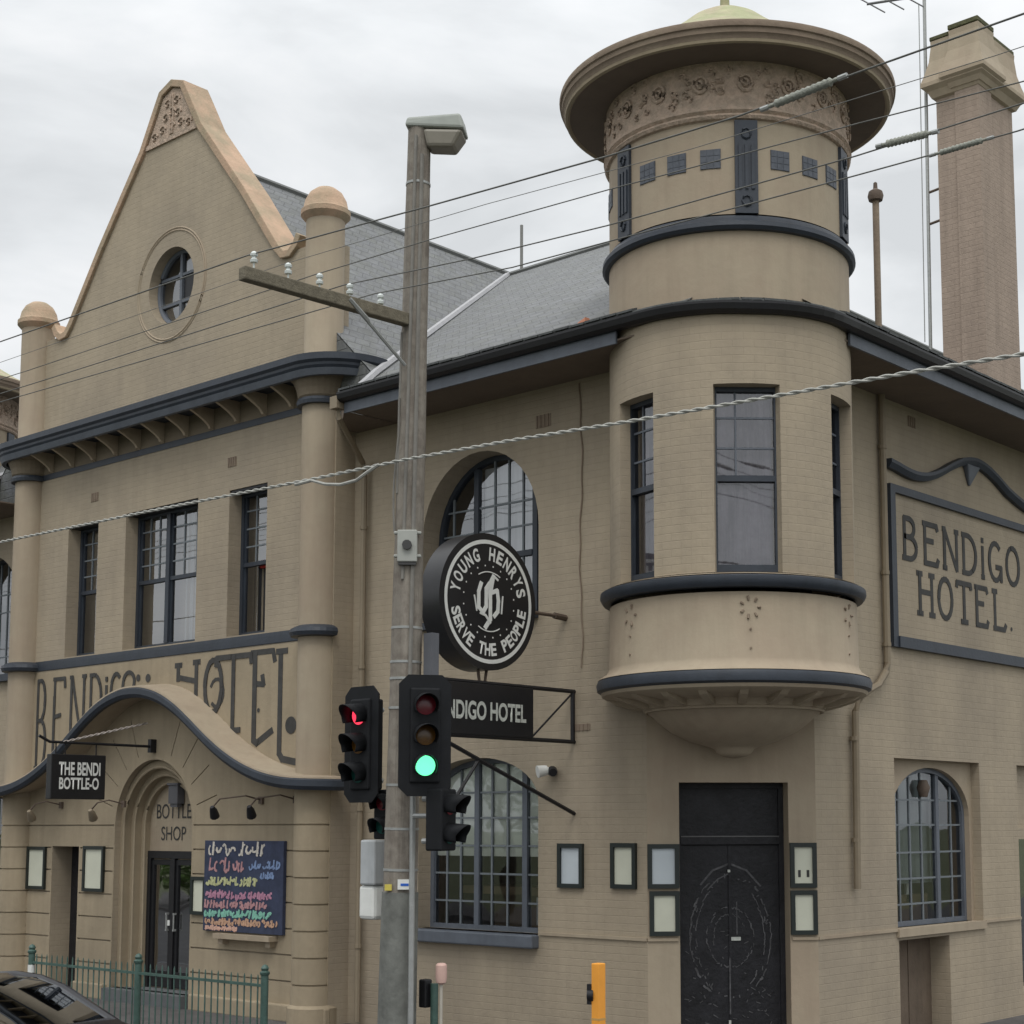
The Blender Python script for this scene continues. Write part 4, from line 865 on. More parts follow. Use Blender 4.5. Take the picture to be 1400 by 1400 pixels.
mb.build('aerial', mat('dark_aluminium', (.2, .2, .21), .5, metal=.3), t)

# ------------------------------------------------------------------ signs
X0 = -2.45
F_S = Frame((X0, 0, 0), (0, 1, 0), (-1, 0, 0))   # s = y, d = -x
t = thing('bracket_sign', (X0, 0, 3.8), 'black projecting sign reading BENDIGO HOTEL in an open iron frame on the middle wall', 'sign')
mb = MB(); mb.fbox(F_S, -2.48, -.75, 3.50, 4.08, -.03, .05); pnl = mb.build('panel', signf, t, bevel=.01)
text_mesh('lettering', 'BENDIGO HOTEL', F_S, -2.36, -.88, 3.67, 3.88, whited, pnl, d=-.034, bold=.03)
mb = MB()
for a, c in (((0, 4.09), (-2.5, 4.09)), ((0, 3.49), (-2.5, 3.49)), ((-.03, 4.09), (-.03, 3.49))): mb.tube([(X0, a[0], a[1]), (X0, c[0], c[1])], .027, 6)
mb.tube([(X0, -.06, 4.05), (X0, -.73, 3.53)], .012, 6); mb.build('frame', black, t)
mb = MB(); mb.tube([(X0, 0, 2.64), (X0, -2.3, 3.48)], .024, 6); mb.tube([(X0, -1.62, 3.23), (X0-.1, -1.95, 2.72)], .02, 6); mb.build('strut', black, t)
t = thing('round_sign', (X0, 0, 5), 'round black lightbox sign with white ring of letters hung above the bracket sign', 'sign')
cy, cz, R = -1.47, 5.02, .78
def disc(mb, r, x0, x1, seg=64, r2=None):
    vs = [(x0, cy+r*cos(2*pi*k/seg), cz+r*sin(2*pi*k/seg)) for k in range(seg)]+[(x1, cy+(r2 or r)*cos(2*pi*k/seg), cz+(r2 or r)*sin(2*pi*k/seg)) for k in range(seg)]
    mb.add(vs, [(k, (k+1) % seg, seg+(k+1) % seg, seg+k) for k in range(seg)], True); mb.add(vs[:seg], [tuple(range(seg))]); mb.add(vs[seg:], [tuple(range(seg))])
mb = MB(); disc(mb, R, X0-.30, X0); mb.build('drum', signf, t)
def ringf(mb, r0, r1, x, seg=64):
    vs = [(x, cy+r*cos(2*pi*k/seg), cz+r*sin(2*pi*k/seg)) for r in (r0, r1) for k in range(seg)]; mb.add(vs, [(k, (k+1) % seg, seg+(k+1) % seg, seg+k) for k in range(seg)])
mb = MB(); ringf(mb, .66, .705, X0+.004); 
for k in range(40):
    if k % 2: 
        a = 2*pi*k/40; c0 = (cy+.41*cos(a), cz+.41*sin(a)); mb.add([(X0+.004, c0[0]+.011*cos(b_), c0[1]+.011*sin(b_)) for b_ in [j*pi/3 for j in range(6)]], [tuple(range(6))])
mb.build('ring', white, t, recalc=False)
def arc_text(txt, r, a0, a1, flip, hgt):
    for i, chh in enumerate(txt):
        if chh == ' ': continue
        a = radians(a0+(a1-a0)*i/(len(txt)-1))
        n_ = Vector((cos(a), sin(a))); tt = Vector((sin(a), -cos(a)));
        if flip: n_ = -n_; tt = -tt
        c0 = Vector((cos(a), sin(a)))*r
        Fx = lambda s, q_, d=0, c0=c0, n_=n_, tt=tt: (X0-d, cy+c0.x+n_.x*q_+tt.x*s, cz+c0.y+n_.y*q_+tt.y*s)
        w = hgt*.62*(.45 if chh == 'I' else 1)
        text_mesh('letter', chh, Fx, -w/2, w/2, -hgt/2, hgt/2, white, t, d=-.004, bold=.035)
# seen from +x the y axis runs to the right
arc_text('YOUNG HENRYS', .545, 168, 16, False, .155)
arc_text('SERVE THE PEOPLE', .545, 196, 350, True, .145)
mb = MB(); F_D = Frame((X0, cy, cz), (0, 1, 0), (-1, 0, 0))
for st, w in (([(-.13, .2), (-.17, .1), (-.17, -.08), (-.1, -.13), (-.05, -.06), (-.05, .14)], .05), ([(-.05, .14), (.0, .2), (.02, .02), (.02, -.2), (-.06, -.3)], .055), ([(.02, .22), (.07, .3), (.02, .1), (.02, -.1)], .05), ([(.02, .1), (.13, .14), (.15, .02), (.14, -.1), (.08, -.16)], .05), ([(-.14, -.14), (-.06, -.16), (.02, -.24)], .03), ([(.07, .3), (.14, .26)], .025), ([(-.24, .05), (-.2, -.12)], .018), ([(.22, .08), (.2, -.12)], .018)):
    ribbon(mb, F_D, st, w, -.006, .003)
ribbon(mb, F_D, arc_pts(0, 0, .34, .34, 60, 120, 10), .012, -.006, .003); ribbon(mb, F_D, arc_pts(0, 0, .34, .34, 240, 300, 10), .012, -.006, .003)
mb.build('monogram', white, t, recalc=False)
mb = MB()
for s_ in (-.07, .07): mb = MB(); mb.tube([(X0-.1, cy+s_, 4.26), (X0-.1, cy+s_*.6, 4.1)], .018, 6); mb.build('hanger', rust, t)
mb = MB()
mb.tube([(X0-.14, -.72, cz-.02), (X0-.14, 0, cz-.02)], .022, 8); mb.tube([(X0-.14, -.2, cz-.02), (X0-.14, 0, cz-.03)], .04, 8); mb.build('bracket', rust, t)
# hanging sign left
XH = -10.5
F_H = Frame((XH, 0, 0), (0, 1, 0), (-1, 0, 0))
t = thing('hanging_sign', (XH, -.35, 3.7), 'square black sign reading THE BENDI BOTTLE-O hung from an iron arm before the hood', 'sign')
mb = MB(); mb.fbox(F_H, -2.08, -1.2, 2.89, 3.53, -.03, .10); pnl = mb.build('panel', signf, t, bevel=.01)
text_mesh('lettering', 'THE BENDI', F_H, -1.96, -1.29, 3.23, 3.42, white, pnl, d=-.034, bold=.028)
text_mesh('lettering', 'BOTTLE-O', F_H, -1.95, -1.31, 3.03, 3.20, white, pnl, d=-.034, bold=.028)
mb = MB(); mb.tube([(XH, -.35, 3.69), (XH, -2.1, 3.70), (XH, -2.27, 3.78)], .022, 6); mb.fbox(F_H, -.45, -.35, 3.6, 3.8, -.04, .04)
for y in (-2.0, -1.85, -1.35): mb.tube([(XH, y, 3.7), (XH, y, 3.53)], .01, 5)
mb.build('arm', black, t)
mb = MB(); n = 40
for ph in (0, pi): mb.tube([(XH+.012*cos(k*1.1+ph), -1.9+1.4*k/n*1.0, 3.7+.34*k/n+.012*sin(k*1.1+ph)) for k in range(n+1)], .009, 5)
mb.build('stay_cable', mat('pale_cable', (.4, .36, .33), .7), t)
# spot lamps
def spot(x, y, z, ax, lab, mt=black, yawd=0):
    t = thing('spot_lamp', (x, y, z), lab, 'lamp', 'small arm-mounted spot lamps on the wing')
    mb = MB(); mb.tube([(ax, -.36, z+.14), (ax-.05, -.6, z+.2), (x+.1, y+.05, z+.16), (x, y, z+.04)], .012, 6); mb.fbox(WING, ax-.04, ax+.04, z+.09, z+.19, -.04, 0); mb.build('arm', rust, t)
    mb = MB(); mb.tube([(x+.02, y-.02, z+.05), (x, y+.02, z), (x-.06, y+.09, z-.08)], .05, 10, radii=[.03, .055, .07]); mb.build('lamp_head', mt, t)
spot(-8.5, -.75, 2.72, -7.9, 'black spot lamp over the chalkboard, nearest the arch'); spot(-7.67, -.75, 2.72, -7.15, 'black spot lamp over the chalkboard, nearest the right column')
spot(-11.55, -.75, 2.70, -11.25, 'small tan spot lamp just right of and below the hanging sign', pipew); spot(-13.3, -.75, 2.70, -13.0, 'small tan spot lamp below the left end of the hood', pipew)
mb = MB(); mb.fbox(WING, -10.5, -10.27, 2.84, 3.12, .26, .38); mb.fbox(WING, -10.52, -10.25, 3.12, 3.15, .24, .40); mb.fbox(WING, -10.47, -10.30, 2.79, 2.84, .28, .36)
simple('bulkhead_lamp', mb, mat('grey_lantern', (.11, .11, .12), .5), 'grey box lantern over the shop lettering in the arch', 'lamp')
# notice frames
def notice(F, s0, s1, t0, t1, lab, paper, marks=None):
    t = thing('notice_frame', F((s0+s1)/2, t0, -.02), lab, 'notice', 'black framed notices on the hotel walls')
    mb = MB(); w = .05; mb.fbox(F, s0, s0+w, t0, t1, -.045, 0); mb.fbox(F, s1-w, s1, t0, t1, -.045, 0); mb.fbox(F, s0+w, s1-w, t1-w, t1, -.045, 0); mb.fbox(F, s0+w, s1-w, t0, t0+w, -.045, 0); mb.build('frame', frame_b, t)
    mb = MB(); mb.fbox(F, s0+w, s1-w, t0+w, t1-w, -.02, -.002); p = mb.build('paper', paper, t)
    if marks:
        mb = MB()
        for k in (.3, .62): mb.fbox(F, s0+(s1-s0)*k, s0+(s1-s0)*(k+.1), t0+.12, t0+.2, -.024, -.02)
        mb.build('printed_figure', letter, p)
notice(WING, -13.95, -13.4, 1.5, 2.18, 'framed cream notice left of the deep side door', cream)
notice(WING, -12.3, -11.73, 1.5, 2.2, 'framed cream notice between the side door and the arch', cream)
notice(WING, -9.47, -9.12, 1.24, 1.78, 'small framed cream notice touching the left edge of the chalkboard', cream)
notice(MID, -2.69, -2.30, 1.77, 2.29, 'framed bluish notice on the wall right of the large small-paned window', blue_paper)
notice(MID, -1.87, -1.50, 1.78, 2.30, 'narrow framed cream notice second from the corner door on its left', cream)
notice(CHF, .0, .362, 1.79, 2.29, 'framed bluish notice left of the corner door, upper of the pair', blue_paper)
notice(CHF, .02, .362, 1.26, 1.76, 'framed cream notice left of the corner door, lower of the pair', cream)
notice(CHF, 1.645, 1.955, 1.79, 2.30, 'framed cream notice with two small figures, upper right of the corner door', cream, 1)
notice(CHF, 1.645, 1.955, 1.26, 1.76, 'plain framed cream notice, lower right of the corner door', cream)
# chalkboard
t = thing('chalkboard', (-8.2, -.36, 1.03), 'blue chalkboard menu with rows of coloured chalk writing', 'sign')
mb = MB(); mb.fbox(WING, -9.12, -7.34, 1.03, 2.30, -.06, -.003); bd = mb.build('board', board, t, bevel=.006)
FB = Frame((0, -.41, 0), (1, 0, 0), (0, 1, 0))
rows = [('white', -9.02, -7.75, 2.10, .16, .026), ('pink', -9.0, -8.15, 1.88, .15, .024), ('blue', -8.08, -7.42, 1.92, .1, .02), ('blue', -7.85, -7.5, 1.78, .07, .02), ('yellow', -9.06, -7.9, 1.68, .10, .026), ('magenta', -9.06, -7.55, 1.50, .09, .024), ('pink', -9.08, -7.65, 1.36, .09, .024), ('teal', -9.08, -7.55, 1.24, .08, .026), ('orange', -9.06, -7.40, 1.13, .08, .024), ('peach', -9.06, -8.3, 1.055, .05, .02)]
rr = random.Random(11)
for c_, a, e_, z, h, w in rows:
    h *= .9; mb = MB(); x = a
    while x < e_-.05:
        wl = rr.uniform(.45, .95)*h; k = rr.randint(0, 4); z += rr.uniform(-.004, .004)
        a_ = rr.uniform(0, 360); st = arc_pts(.4, rr.uniform(.3, .7), .4, rr.uniform(.25, .5), a_, a_+rr.choice((-1, 1))*rr.uniform(120, 300), 6)
        if k < 2: st = [(0, rr.uniform(.9, 1.3))]+[(0, 0)]+st[:4]
        ribbon(mb, FB, [(x+wl*(u+.2*v)+.004*rr.uniform(-1, 1), z+h*v+.004*rr.uniform(-1, 1)) for u, v in st], w*rr.uniform(1.0, 1.6), -.004, .003); x += wl*.85+.12*h
        if rr.random() < .15: x += .4*h
    mb.build('chalk_writing', CH[c_], bd, recalc=False)
mb = MB(); mb.fbox(WING, -8.75, -7.5, .94, 1.01, -.16, 0); mb.fbox(WING, -8.7, -8.6, .86, .94, -.1, 0); mb.fbox(WING, -7.65, -7.55, .86, .94, -.1, 0); mb.build('shelf', render, t)
# security camera
t = thing('security_camera', (-2.8, 0, 3.15), 'small white dome security camera on the middle wall under the bracket sign', 'camera')
mb = MB(); mb.tube([(-2.8, 0, 3.16), (-2.8, -.12, 3.16)], .04, 10); mb.tube([(-2.8, -.1, 3.16), (-2.86, -.2, 3.14)], .07, 12, radii=[.06, .075]); mb.build('housing', white, t)
mb = MB(); mb.tube([(-2.76, -.05, 3.15), (-2.7, -.1, 3.13)], .06, 10, radii=[.065, .05]); mb.build('lens', black, t)

# ------------------------------------------------------------------ utility pole
PB = Vector((-2.04, -3.2, -.1)); PTp = Vector((-1.82, -3.2, 9.92))
def pole_at(z): f = (z+.1)/10.02; return PB+(PTp-PB)*f
def pole_r(z): return .185-(.185-.120)*(z+.1)/10.02
t = thing('utility_pole', PB, 'leaning grey timber utility pole with crossarm and street lamp standing at the kerb', 'utility pole')
mb = MB(); zz = [-.1+.5*k for k in range(21)]; mb.tube([pole_at(z) for z in zz], 1, 24, radii=[pole_r(z)*(1+.015*sin(z*3.1)) for z in zz]); mb.build('pole', wood, t)
mb = MB(); mb.tube([pole_at(z) for z in (-.1, 1.0, 1.84)], 1, 24, radii=[pole_r(z)+.012 for z in (-.1, 1.0, 1.84)]); mb.build('ground_line_sleeve', guard, t)
for z in (4.5, 4.15, 3.98, 3.68, 2.9, 2.05, 2.46, 9.2): mb = MB(); mb.tube([pole_at(z), pole_at(z+.025)], pole_r(z)+.006, 24); mb.build('steel_band', galv, t)
mb = MB()
for o, z0, z1 in ((.07, 5.0, 9.7), (-.05, 5.9, 7.6)):
    mb.tube([pole_at(z)+Vector((o, -pole_r(z)*.93, 0)) for z in (z0, (z0+z1)/2, z1)], .018, 6)
mb.tube([pole_at(4.0)+Vector((.15, -.08, 0)), pole_at(9.5)+Vector((.11, -.06, 0))], .022, 6)
mb.tube([pole_at(z)+Vector((-.06+.03*sin(z*4), -.15, 0)) for z in (5.5, 5.7, 5.9, 6.05, 6.2, 6.5, 6.9)], .012, 5); mb.build('cable_run', mat('dull_conduit', (.21, .20, .18), .7, .15, 8), t)
# crossarm along the y axis
mb = MB(); ax = pole_at(7.7).x+.0
mb.hexa([(ax-.05, -5.42, 7.60), (ax+.06, -5.42, 7.60), (ax+.06, -3.3, 7.66), (ax-.05, -3.3, 7.66), (ax-.05, -5.42, 7.73), (ax+.06, -5.42, 7.73), (ax+.06, -3.3, 7.79), (ax-.05, -3.3, 7.79)]); ca = mb.build('crossarm', armw, t, bevel=.012)
for y in (-3.68, -4.09, -4.48, -4.87, -5.28):
    mb = MB(); mb.lathe((ax, y), [(.010, 7.72), (.010, 7.80), (.034, 7.805), (.038, 7.83), (.022, 7.845), (.02, 7.86), (.034, 7.87), (.036, 7.89), (.02, 7.91), (.0, 7.92)], 12); mb.build('insulator', insul, ca)
mb = MB(); mb.tube([(ax+.05, -4.1, 7.7), (ax+.1, -3.42, 7.2)], .018, 6); mb.tube([(ax+.052, -4.14, 7.73), (ax+.07, -3.9, 7.56)], .026, 6); mb.build('brace', galv, t)
# street lamp on top
L_t = pole_at(9.9); d_ = Vector((.73, .0, 0))
mb = MB(); 
lx = Vector((.82, .57, 0)).normalized(); ly = Vector((-lx.y, lx.x, 0))
def lb(u, v, w): return tuple(Vector((L_t.x, L_t.y, 0))+lx*u+ly*v+Vector((0, 0, w)))
prof = [(-.15, 9.70, .13), (-.15, 9.93, .13), (.0, 9.98, .15), (.35, 10.0, .19), (.50, 9.95, .18), (.54, 9.80, .17)]
mb.hexa([lb(-.14, -.13, 9.82), lb(.5, -.17, 9.74), lb(.5, .17, 9.74), lb(-.14, .13, 9.82), lb(-.12, -.11, 9.92), lb(.46, -.15, 9.92), lb(.46, .15, 9.92), lb(-.12, .11, 9.92)])
lm = mb.build('lamp_housing', mat('lamp_grey', (.33, .35, .32), .5, .08, 5), t, bevel=.03)
mb = MB(); mb.hexa([lb(.1, -.12, 9.58), lb(.38, -.13, 9.56), lb(.38, .13, 9.56), lb(.1, .12, 9.58), lb(.06, -.15, 9.77), lb(.49, -.165, 9.735), lb(.49, .165, 9.735), lb(.06, .15, 9.77)]); mb.build('lamp_bowl', mat('lamp_bowl', (.26, .24, .2), .35, .1, 5), lm, bevel=.035)
# metal box with fuse, sticker, parcel box
mb = MB(); c0 = pole_at(5.38)
fx = Vector((.74, .67, 0)); fn = Vector((.67, -.74, 0))
FP = lambda z: Frame(tuple(pole_at(z)+fn*pole_r(z)-Vector((0, 0, pole_at(z).z))), tuple(fx), tuple(-fn))
F5 = FP(5.3)
mb.fbox(F5, -.10, .10, 5.17, 5.50, -.06, .02); mb.fbox(F5, -.14, .14, 5.46, 5.49, -.03, .03); mb.fbox(F5, -.14, .14, 5.22, 5.25, -.03, .03); bx_ = mb.build('fuse_box', mat('pale_grey_box', (.38, .39, .36), .5), t, bevel=.01)
mb = MB(); mb.tube([F5(0, 5.34, -.06), F5(0, 5.34, -.10)], .05, 10); mb.build('socket', mat('dark_grey', (.06, .06, .06), .6), bx_); mb = MB(); mb.fbox(F5, -.09, .09, 5.14, 5.165, -.05, .01); mb.build('socket', mat('dark_grey', (.06, .06, .06), .6), bx_)
F1 = FP(1.9)
mb = MB(); mb.fbox(F1, -.01, .13, 1.87, 1.97, -.02, .0); st = mb.build('pole_tag', white, t); mb = MB(); mb.fbox(F1, .02, .10, 1.905, 1.93, -.024, -.02); mb.build('printed_code', mat('tag_blue', (.03, .12, .5), .5), st)
mb = MB(); mb.fbox(F1, -.14, -.07, 1.86, 1.92, .0, .04); mb.build('yellow_tag', mat('tag_yellow', (.6, .5, .1), .6), t)
# control box on the far side of the pole
t2 = thing('controller_box', (-2.32, -3.15, 1.55), 'pale grey signal controller box strapped to the left side of the utility pole', 'box')
mb = MB(); mb.box(-2.50, -2.28, -3.3, -3.08, 1.9, 2.36); mb.build('case', mat('box_grey', (.42, .44, .45), .5, .1, 4, streak=.2), t2, bevel=.02); mb = MB(); mb.box(-2.54, -2.30, -3.28, -3.1, 1.55, 1.9); mb.build('conduit_cover', white, t2, bevel=.04)

# ------------------------------------------------------------------ traffic lights
def lantern(loc, rz, lab, lit, plate_=True, scale=1, n=3, group='traffic lights on the utility pole', lr=.1):
    t = bpy.data.objects.new('traffic_light', None); COL.objects.link(t); tag(t, lab, 'traffic light', group)
    t.location = loc; t.rotation_euler = (0, 0, radians(rz)); t.scale = (scale,)*3; bpy.context.view_layer.update()
    def add(mb, nm, m_, bevel=0, par=None):
        o = mb.build(nm, m_, None, bevel=bevel); o.parent = par or t; return o
    h = .30*n+.04
    if plate_:
        mb = MB(); w, hh, c_ = .26, h/2+.13, .09
        pl = [(-w+c_, -hh), (w-c_, -hh), (w, -hh+c_), (w, hh-c_), (w-c_, hh), (-w+c_, hh), (-w, hh-c_), (-w, -hh+c_)]
        F = Frame((0, 0, 0), (1, 0, 0), (0, 1, 0)); fill(mb, F, [pl], .03); fill(mb, F, [pl], .045); reveal(mb, F, pl, .03, .045); add(mb, 'backplate', blackm)
    mb = MB(); mb.box(-.15, .15, 0, .2, -h/2, h/2); add(mb, 'housing', blackm, .02)
    for i in range(n):
        z = (n-1)*.15-.30*i; m_ = [reddk, amb, mat('green_lens_unlit', (.01, .06, .05), .25)][i if n == 3 else i*2]
        if lit == i: m_ = redm if i == 0 else greenm
        mb = MB(); mb.add([(lr*cos(2*pi*k/20), -.012-.0*k, z+lr*sin(2*pi*k/20)) for k in range(20)]+[(0, -.035, z)], [(k, (k+1) % 20, 20) for k in range(20)], True); add(mb, 'lens', m_)
        mb = MB(); R_ = lr+.02
        ra = [radians(-35+250*k/20) for k in range(21)]
        vs = [(R_*cos(a), 0, z+R_*sin(a)) for a in ra]+[(R_*.98*cos(a), -.24+.10*(1-max(0, sin(a))), z+R_*sin(a)-.02) for a in ra]
        mb.add(vs, [(k, k+1, 22+k, 21+k) for k in range(20)], True); o = add(mb, 'visor', blackm); sol = o.modifiers.new('s', 'SOLIDIFY'); sol.thickness = .006
    mb = MB(); mb.tube([(0, .2, h/2-.1), (0, .32, h/2-.1)], .03, 8); add(mb, 'mounting_arm', galv); mb = MB(); mb.tube([(0, .2, -h/2+.1), (0, .32, -h/2+.1)], .03, 8); add(mb, 'mounting_arm', galv)
    return t
lantern((-1.42, -3.42, 3.39), 54, 'traffic light showing green on the right side of the utility pole', 2)
lantern((-2.48, -3.35, 3.34), 0, 'traffic light showing red on the left side of the utility pole, turned away', 0)
lantern((-1.30, -3.2, 2.56), 105, 'small unlit two-lamp pedestrian signal below the green light', None, plate_=False, n=2, scale=.95)
lantern((-2.36, -3.12, 2.62), 10, 'small unlit dark pedestrian signal behind the left side of the utility pole', None, plate_=False, n=2, scale=.8)
mb = MB(); mb.tube([(-1.76, -3.26, -.1), (-1.76, -3.26, 4.0)], .03, 8); mb.tube([(-1.76, -3.26, 3.7), (-1.45, -3.3, 3.7)], .025, 8); mb.tube([(-1.76, -3.26, 2.6), (-1.4, -3.25, 2.6)], .025, 8)
simple('signal_conduit', mb, galv, 'thin pale steel conduit rising beside the right of the utility pole', 'conduit')
mb = MB(); mb.box(-1.74, -1.62, -3.15, -3.05, 3.9, 4.45)
simple('junction_box', mb, mat('blue_grey_box', (.12, .125, .14), .6), 'narrow grey junction box just above the green traffic light', 'box')

# ------------------------------------------------------------------ overhead wires
def wire(y, pts, r, m_, lab, extra=None, group='overhead wires crossing the street front', z_off=0):
    P_ = []
    for i in range(len(pts)-1):
        for k in range(10):
            f = k/10; P_.append((pts[i][0]*(1-f)+pts[i+1][0]*f, y, pts[i][1]*(1-f)+pts[i+1][1]*f))
    P_.append((pts[-1][0], y, pts[-1][1]))
    mb = MB(); mb.tube(P_, r, 6); t = thing('overhead_wire', (pts[0][0], y, pts[0][1]), lab, 'wire', group); mb.build('cable', m_, t)
    if extra: extra(t, y)
def grip(x0, z0, x1, z1, rr=.032):
    def f(t, y):
        mb = MB(); n = 26; d = Vector((x1-x0, 0, z1-z0)); mb.tube([Vector((x0, y, z0))+d*k/n for k in range(n+1)], rr, 10, radii=[rr*(1 if k % 2 else .78)*(1 if 2 < k < n-2 else .5) for k in range(n+1)]); mb.build('strain_insulator', insulg, t)
        mb = MB(); mb.tube([Vector((x0, y, z0))-d*.12, Vector((x0, y, z0))], rr*.6, 8); mb.tube([Vector((x1, y, z1)), Vector((x1, y, z1))+d*.12], rr*.6, 8); mb.build('end_fitting', galv, t)
    return f
wire(-5.28, [(-60, 8.6), (-20, 8.2), (-6.5, 7.98), (-1.97, 7.90), (.55, 7.73), (2.49, 7.61), (3.72, 7.56), (4.66, 7.57), (5.9, 7.57), (14, 7.6)], .007, wirem, 'topmost dark wire with a grey strain insulator in front of the turret cap', grip(3.98, 7.55, 4.55, 7.575))
wire(-4.87, [(-60, 8.6), (-20, 8.2), (-8, 7.98), (-1.97, 7.92), (.8, 7.80), (3.0, 7.66), (5.5, 7.58), (14, 7.5)], .003, mat('thin_cable', (.16, .16, .15), .6), 'very thin faint wire just under the topmost wire')
wire(-4.48, [(-60, 8.6), (-20, 8.2), (-7.25, 7.97), (-1.97, 7.92), (-.29, 7.87), (1.82, 7.77), (4.21, 7.63), (5.52, 7.54), (14, 7.4)], .005, wirem, 'third wire from the top, crossing the drum of the turret')
wire(-4.09, [(-60, 8.6), (-20, 8.2), (-7.58, 7.99), (-1.96, 7.92), (-.15, 7.76), (1.49, 7.66), (3.97, 7.58), (5.34, 7.58), (14, 7.65)], .006, wirem, 'fourth wire with grey strain insulator left of the chimney', grip(4.2, 7.60, 4.62, 7.575))
wire(-3.67, [(-60, 8.7), (-20, 8.3), (-9.39, 8.12), (-1.97, 7.94), (-.03, 7.76), (1.14, 7.72), (3.68, 7.63), (5.09, 7.59), (14, 7.7)], .006, wirem, 'lowest wire of the crossarm set with pale strain fitting before the chimney', grip(4.42, 7.605, 4.85, 7.60, .025))
t = thing('service_cable', (-2.0, -3.4, 6.2), 'thick pale twisted cable sagging across the upper windows', 'cable')
mb = MB(); KP = [(-60, 6.9), (-20, 6.45), (-9.73, 6.30), (-6.34, 6.27), (-3.2, 6.22), (-1.73, 6.21), (-.28, 6.17), (1.17, 6.11), (2.74, 6.06), (4.04, 6.02), (4.96, 5.98), (14, 5.7)]
for ph in (0, pi):
    P_ = []
    for (xa, za), (xb, zb) in zip(KP, KP[1:]):
        n = int(abs(xb-xa)/.035)+1 if xa > -11 and xb < 6 else 8
        for k in range(n): f = k/n; P_.append((xa+(xb-xa)*f, za+(zb-za)*f))
    mb.tube([(x, -3.42+.010*cos(x*22+ph), z+.010*sin(x*22+ph)) for x, z in P_], .0105, 5)
mb.build('strand', wirel, t)
mb = MB(); mb.tube([(-3.5, -3.42, 6.2), (-3.2, -3.44, 6.2), (-2.95, -3.46, 6.12), (-2.7, -3.46, 6.08), (-2.45, -3.46, 6.09), (-2.3, -3.44, 6.16), (-2.15, -3.42, 6.22)], .018, 6); mb.build('drip_loop', wirel, t)

# ------------------------------------------------------------------ street furniture
t = thing('kerb_railing', (-6.7, -3.05, -.1), 'low green iron pedestrian railing along the kerb in front of the bottle shop', 'railing')
for x in (-9.15, -6.75, -4.33):
    mb = MB(); mb.tube([(x, -3.05, -.1), (x, -3.05, .90)], .042, 10); mb.lathe((x, -3.05), [(.042, .86), (.055, .88), (.055, .90), (.035, .915), (.045, .94), (.03, .97), (0, .985)], 12); p = mb.build('post', green, t)
mb = MB(); mb.lathe((-9.15, -3.05), [(.046, .62), (.047, .72)], 12); mb.build('reflective_band', white, t)
mb = MB()
for z in (.75, .02): mb.box(-9.15, -4.33, -3.066, -3.034, z-.015, z+.015)
mb.build('rail', green, t)
for k in range(39):
    x = -9.15+.1205*(k+1)
    if min(abs(x-a) for a in (-9.15, -6.75, -4.33)) < .06: continue
    mb = MB(); mb.tube([(x, -3.05, .02), (x, -3.05, .84), (x, -3.05, .87)], .01, 6, radii=[.01, .01, .003]); mb.build('picket', green, t)
t = thing('orange_post', (.42, -3.0, -.1), 'bright orange plastic push-button post left of the corner door', 'post')
mb = MB(); mb.box(.405, .495, -3.05, -2.95, -.1, 1.25); mb.build('post', orange, t, bevel=.008); mb = MB(); mb.tube([(.41, -3.02, .96), (.36, -3.05, .96)], .1, 12, radii=[.06, .05]); mb.tube([(.38, -3.03, .88), (.38, -3.03, 1.06)], .035, 10); mb.build('push_button', black, t, bevel=.01)
mb = MB(); mb.box(.404, .496, -3.051, -2.949, .74, .76); mb.build('seam', mat('orange_seam', (.5, .3, .1), .6), t)
t = thing('small_paddle_sign', (-1.6, -3.0, -.1), 'small pink-backed paddle sign on a thin pale rod', 'sign')
mb = MB(); mb.tube([(-1.6, -3.0, -.1), (-1.6, -3.0, 1.0)], .016, 8); mb.build('rod', mat('pale_rod', (.45, .42, .36), .6), t)
mb = MB(); mb.lathe((-1.6, -3.0), [(.02, .93), (.05, .95), (.06, 1.0), (.058, 1.12), (.04, 1.14), (0, 1.142)], 12); mb.build('paddle', pink, t)
t = thing('green_bollard', (-1.86, -2.9, -.1), 'green post with black push button standing behind the utility pole', 'post')
mb = MB(); mb.tube([(-1.80, -2.9, -.1), (-1.80, -2.9, .92)], .04, 10); mb.build('post', green, t); mb = MB(); mb.box(-1.95, -1.85, -2.98, -2.88, .68, .96); mb.build('push_button', black, t, bevel=.015)

# ------------------------------------------------------------------ car
CX0, CY0 = -4.42, -6.55   # car centre, on the lane along x
t = thing('car', (CX0, CY0, -.22), 'dark glossy car on the road beside the green railing', 'car')
def section(x, w, zt, zb): return None
prof = [(-2.15, .55), (-2.2, .78), (-2.1, .95), (-1.6, 1.02), (-1.0, 1.37), (-.4, 1.46), (.3, 1.45), (.75, 1.33), (1.25, 1.02), (1.9, .88), (2.2, .72), (2.25, .5), (2.2, .25), (-2.15, .25)]
def car_shell(pts, w_fn, nm, m_):
    mb = MB(); rows = []
    for x, z in pts:
        w = w_fn(x, z); rows.append([(CX0+x, CY0+s_*w, z-.22-(.0 if abs(s_) < 1 else .03)) for s_ in (-1, -.8, -.4, 0, .4, .8, 1)])
    vs = [v for r_ in rows for v in r_]; mb.add(vs, [(i*7+k, i*7+k+1, i*7+8+k, i*7+7+k) for i in range(len(rows)-1) for k in range(6)], True); return mb.build(nm, m_, t)
def wf(x, z): return .88 if z < 1.0 else .88-.28*(z-1.0)/.45
mb = MB(); n = len(prof)
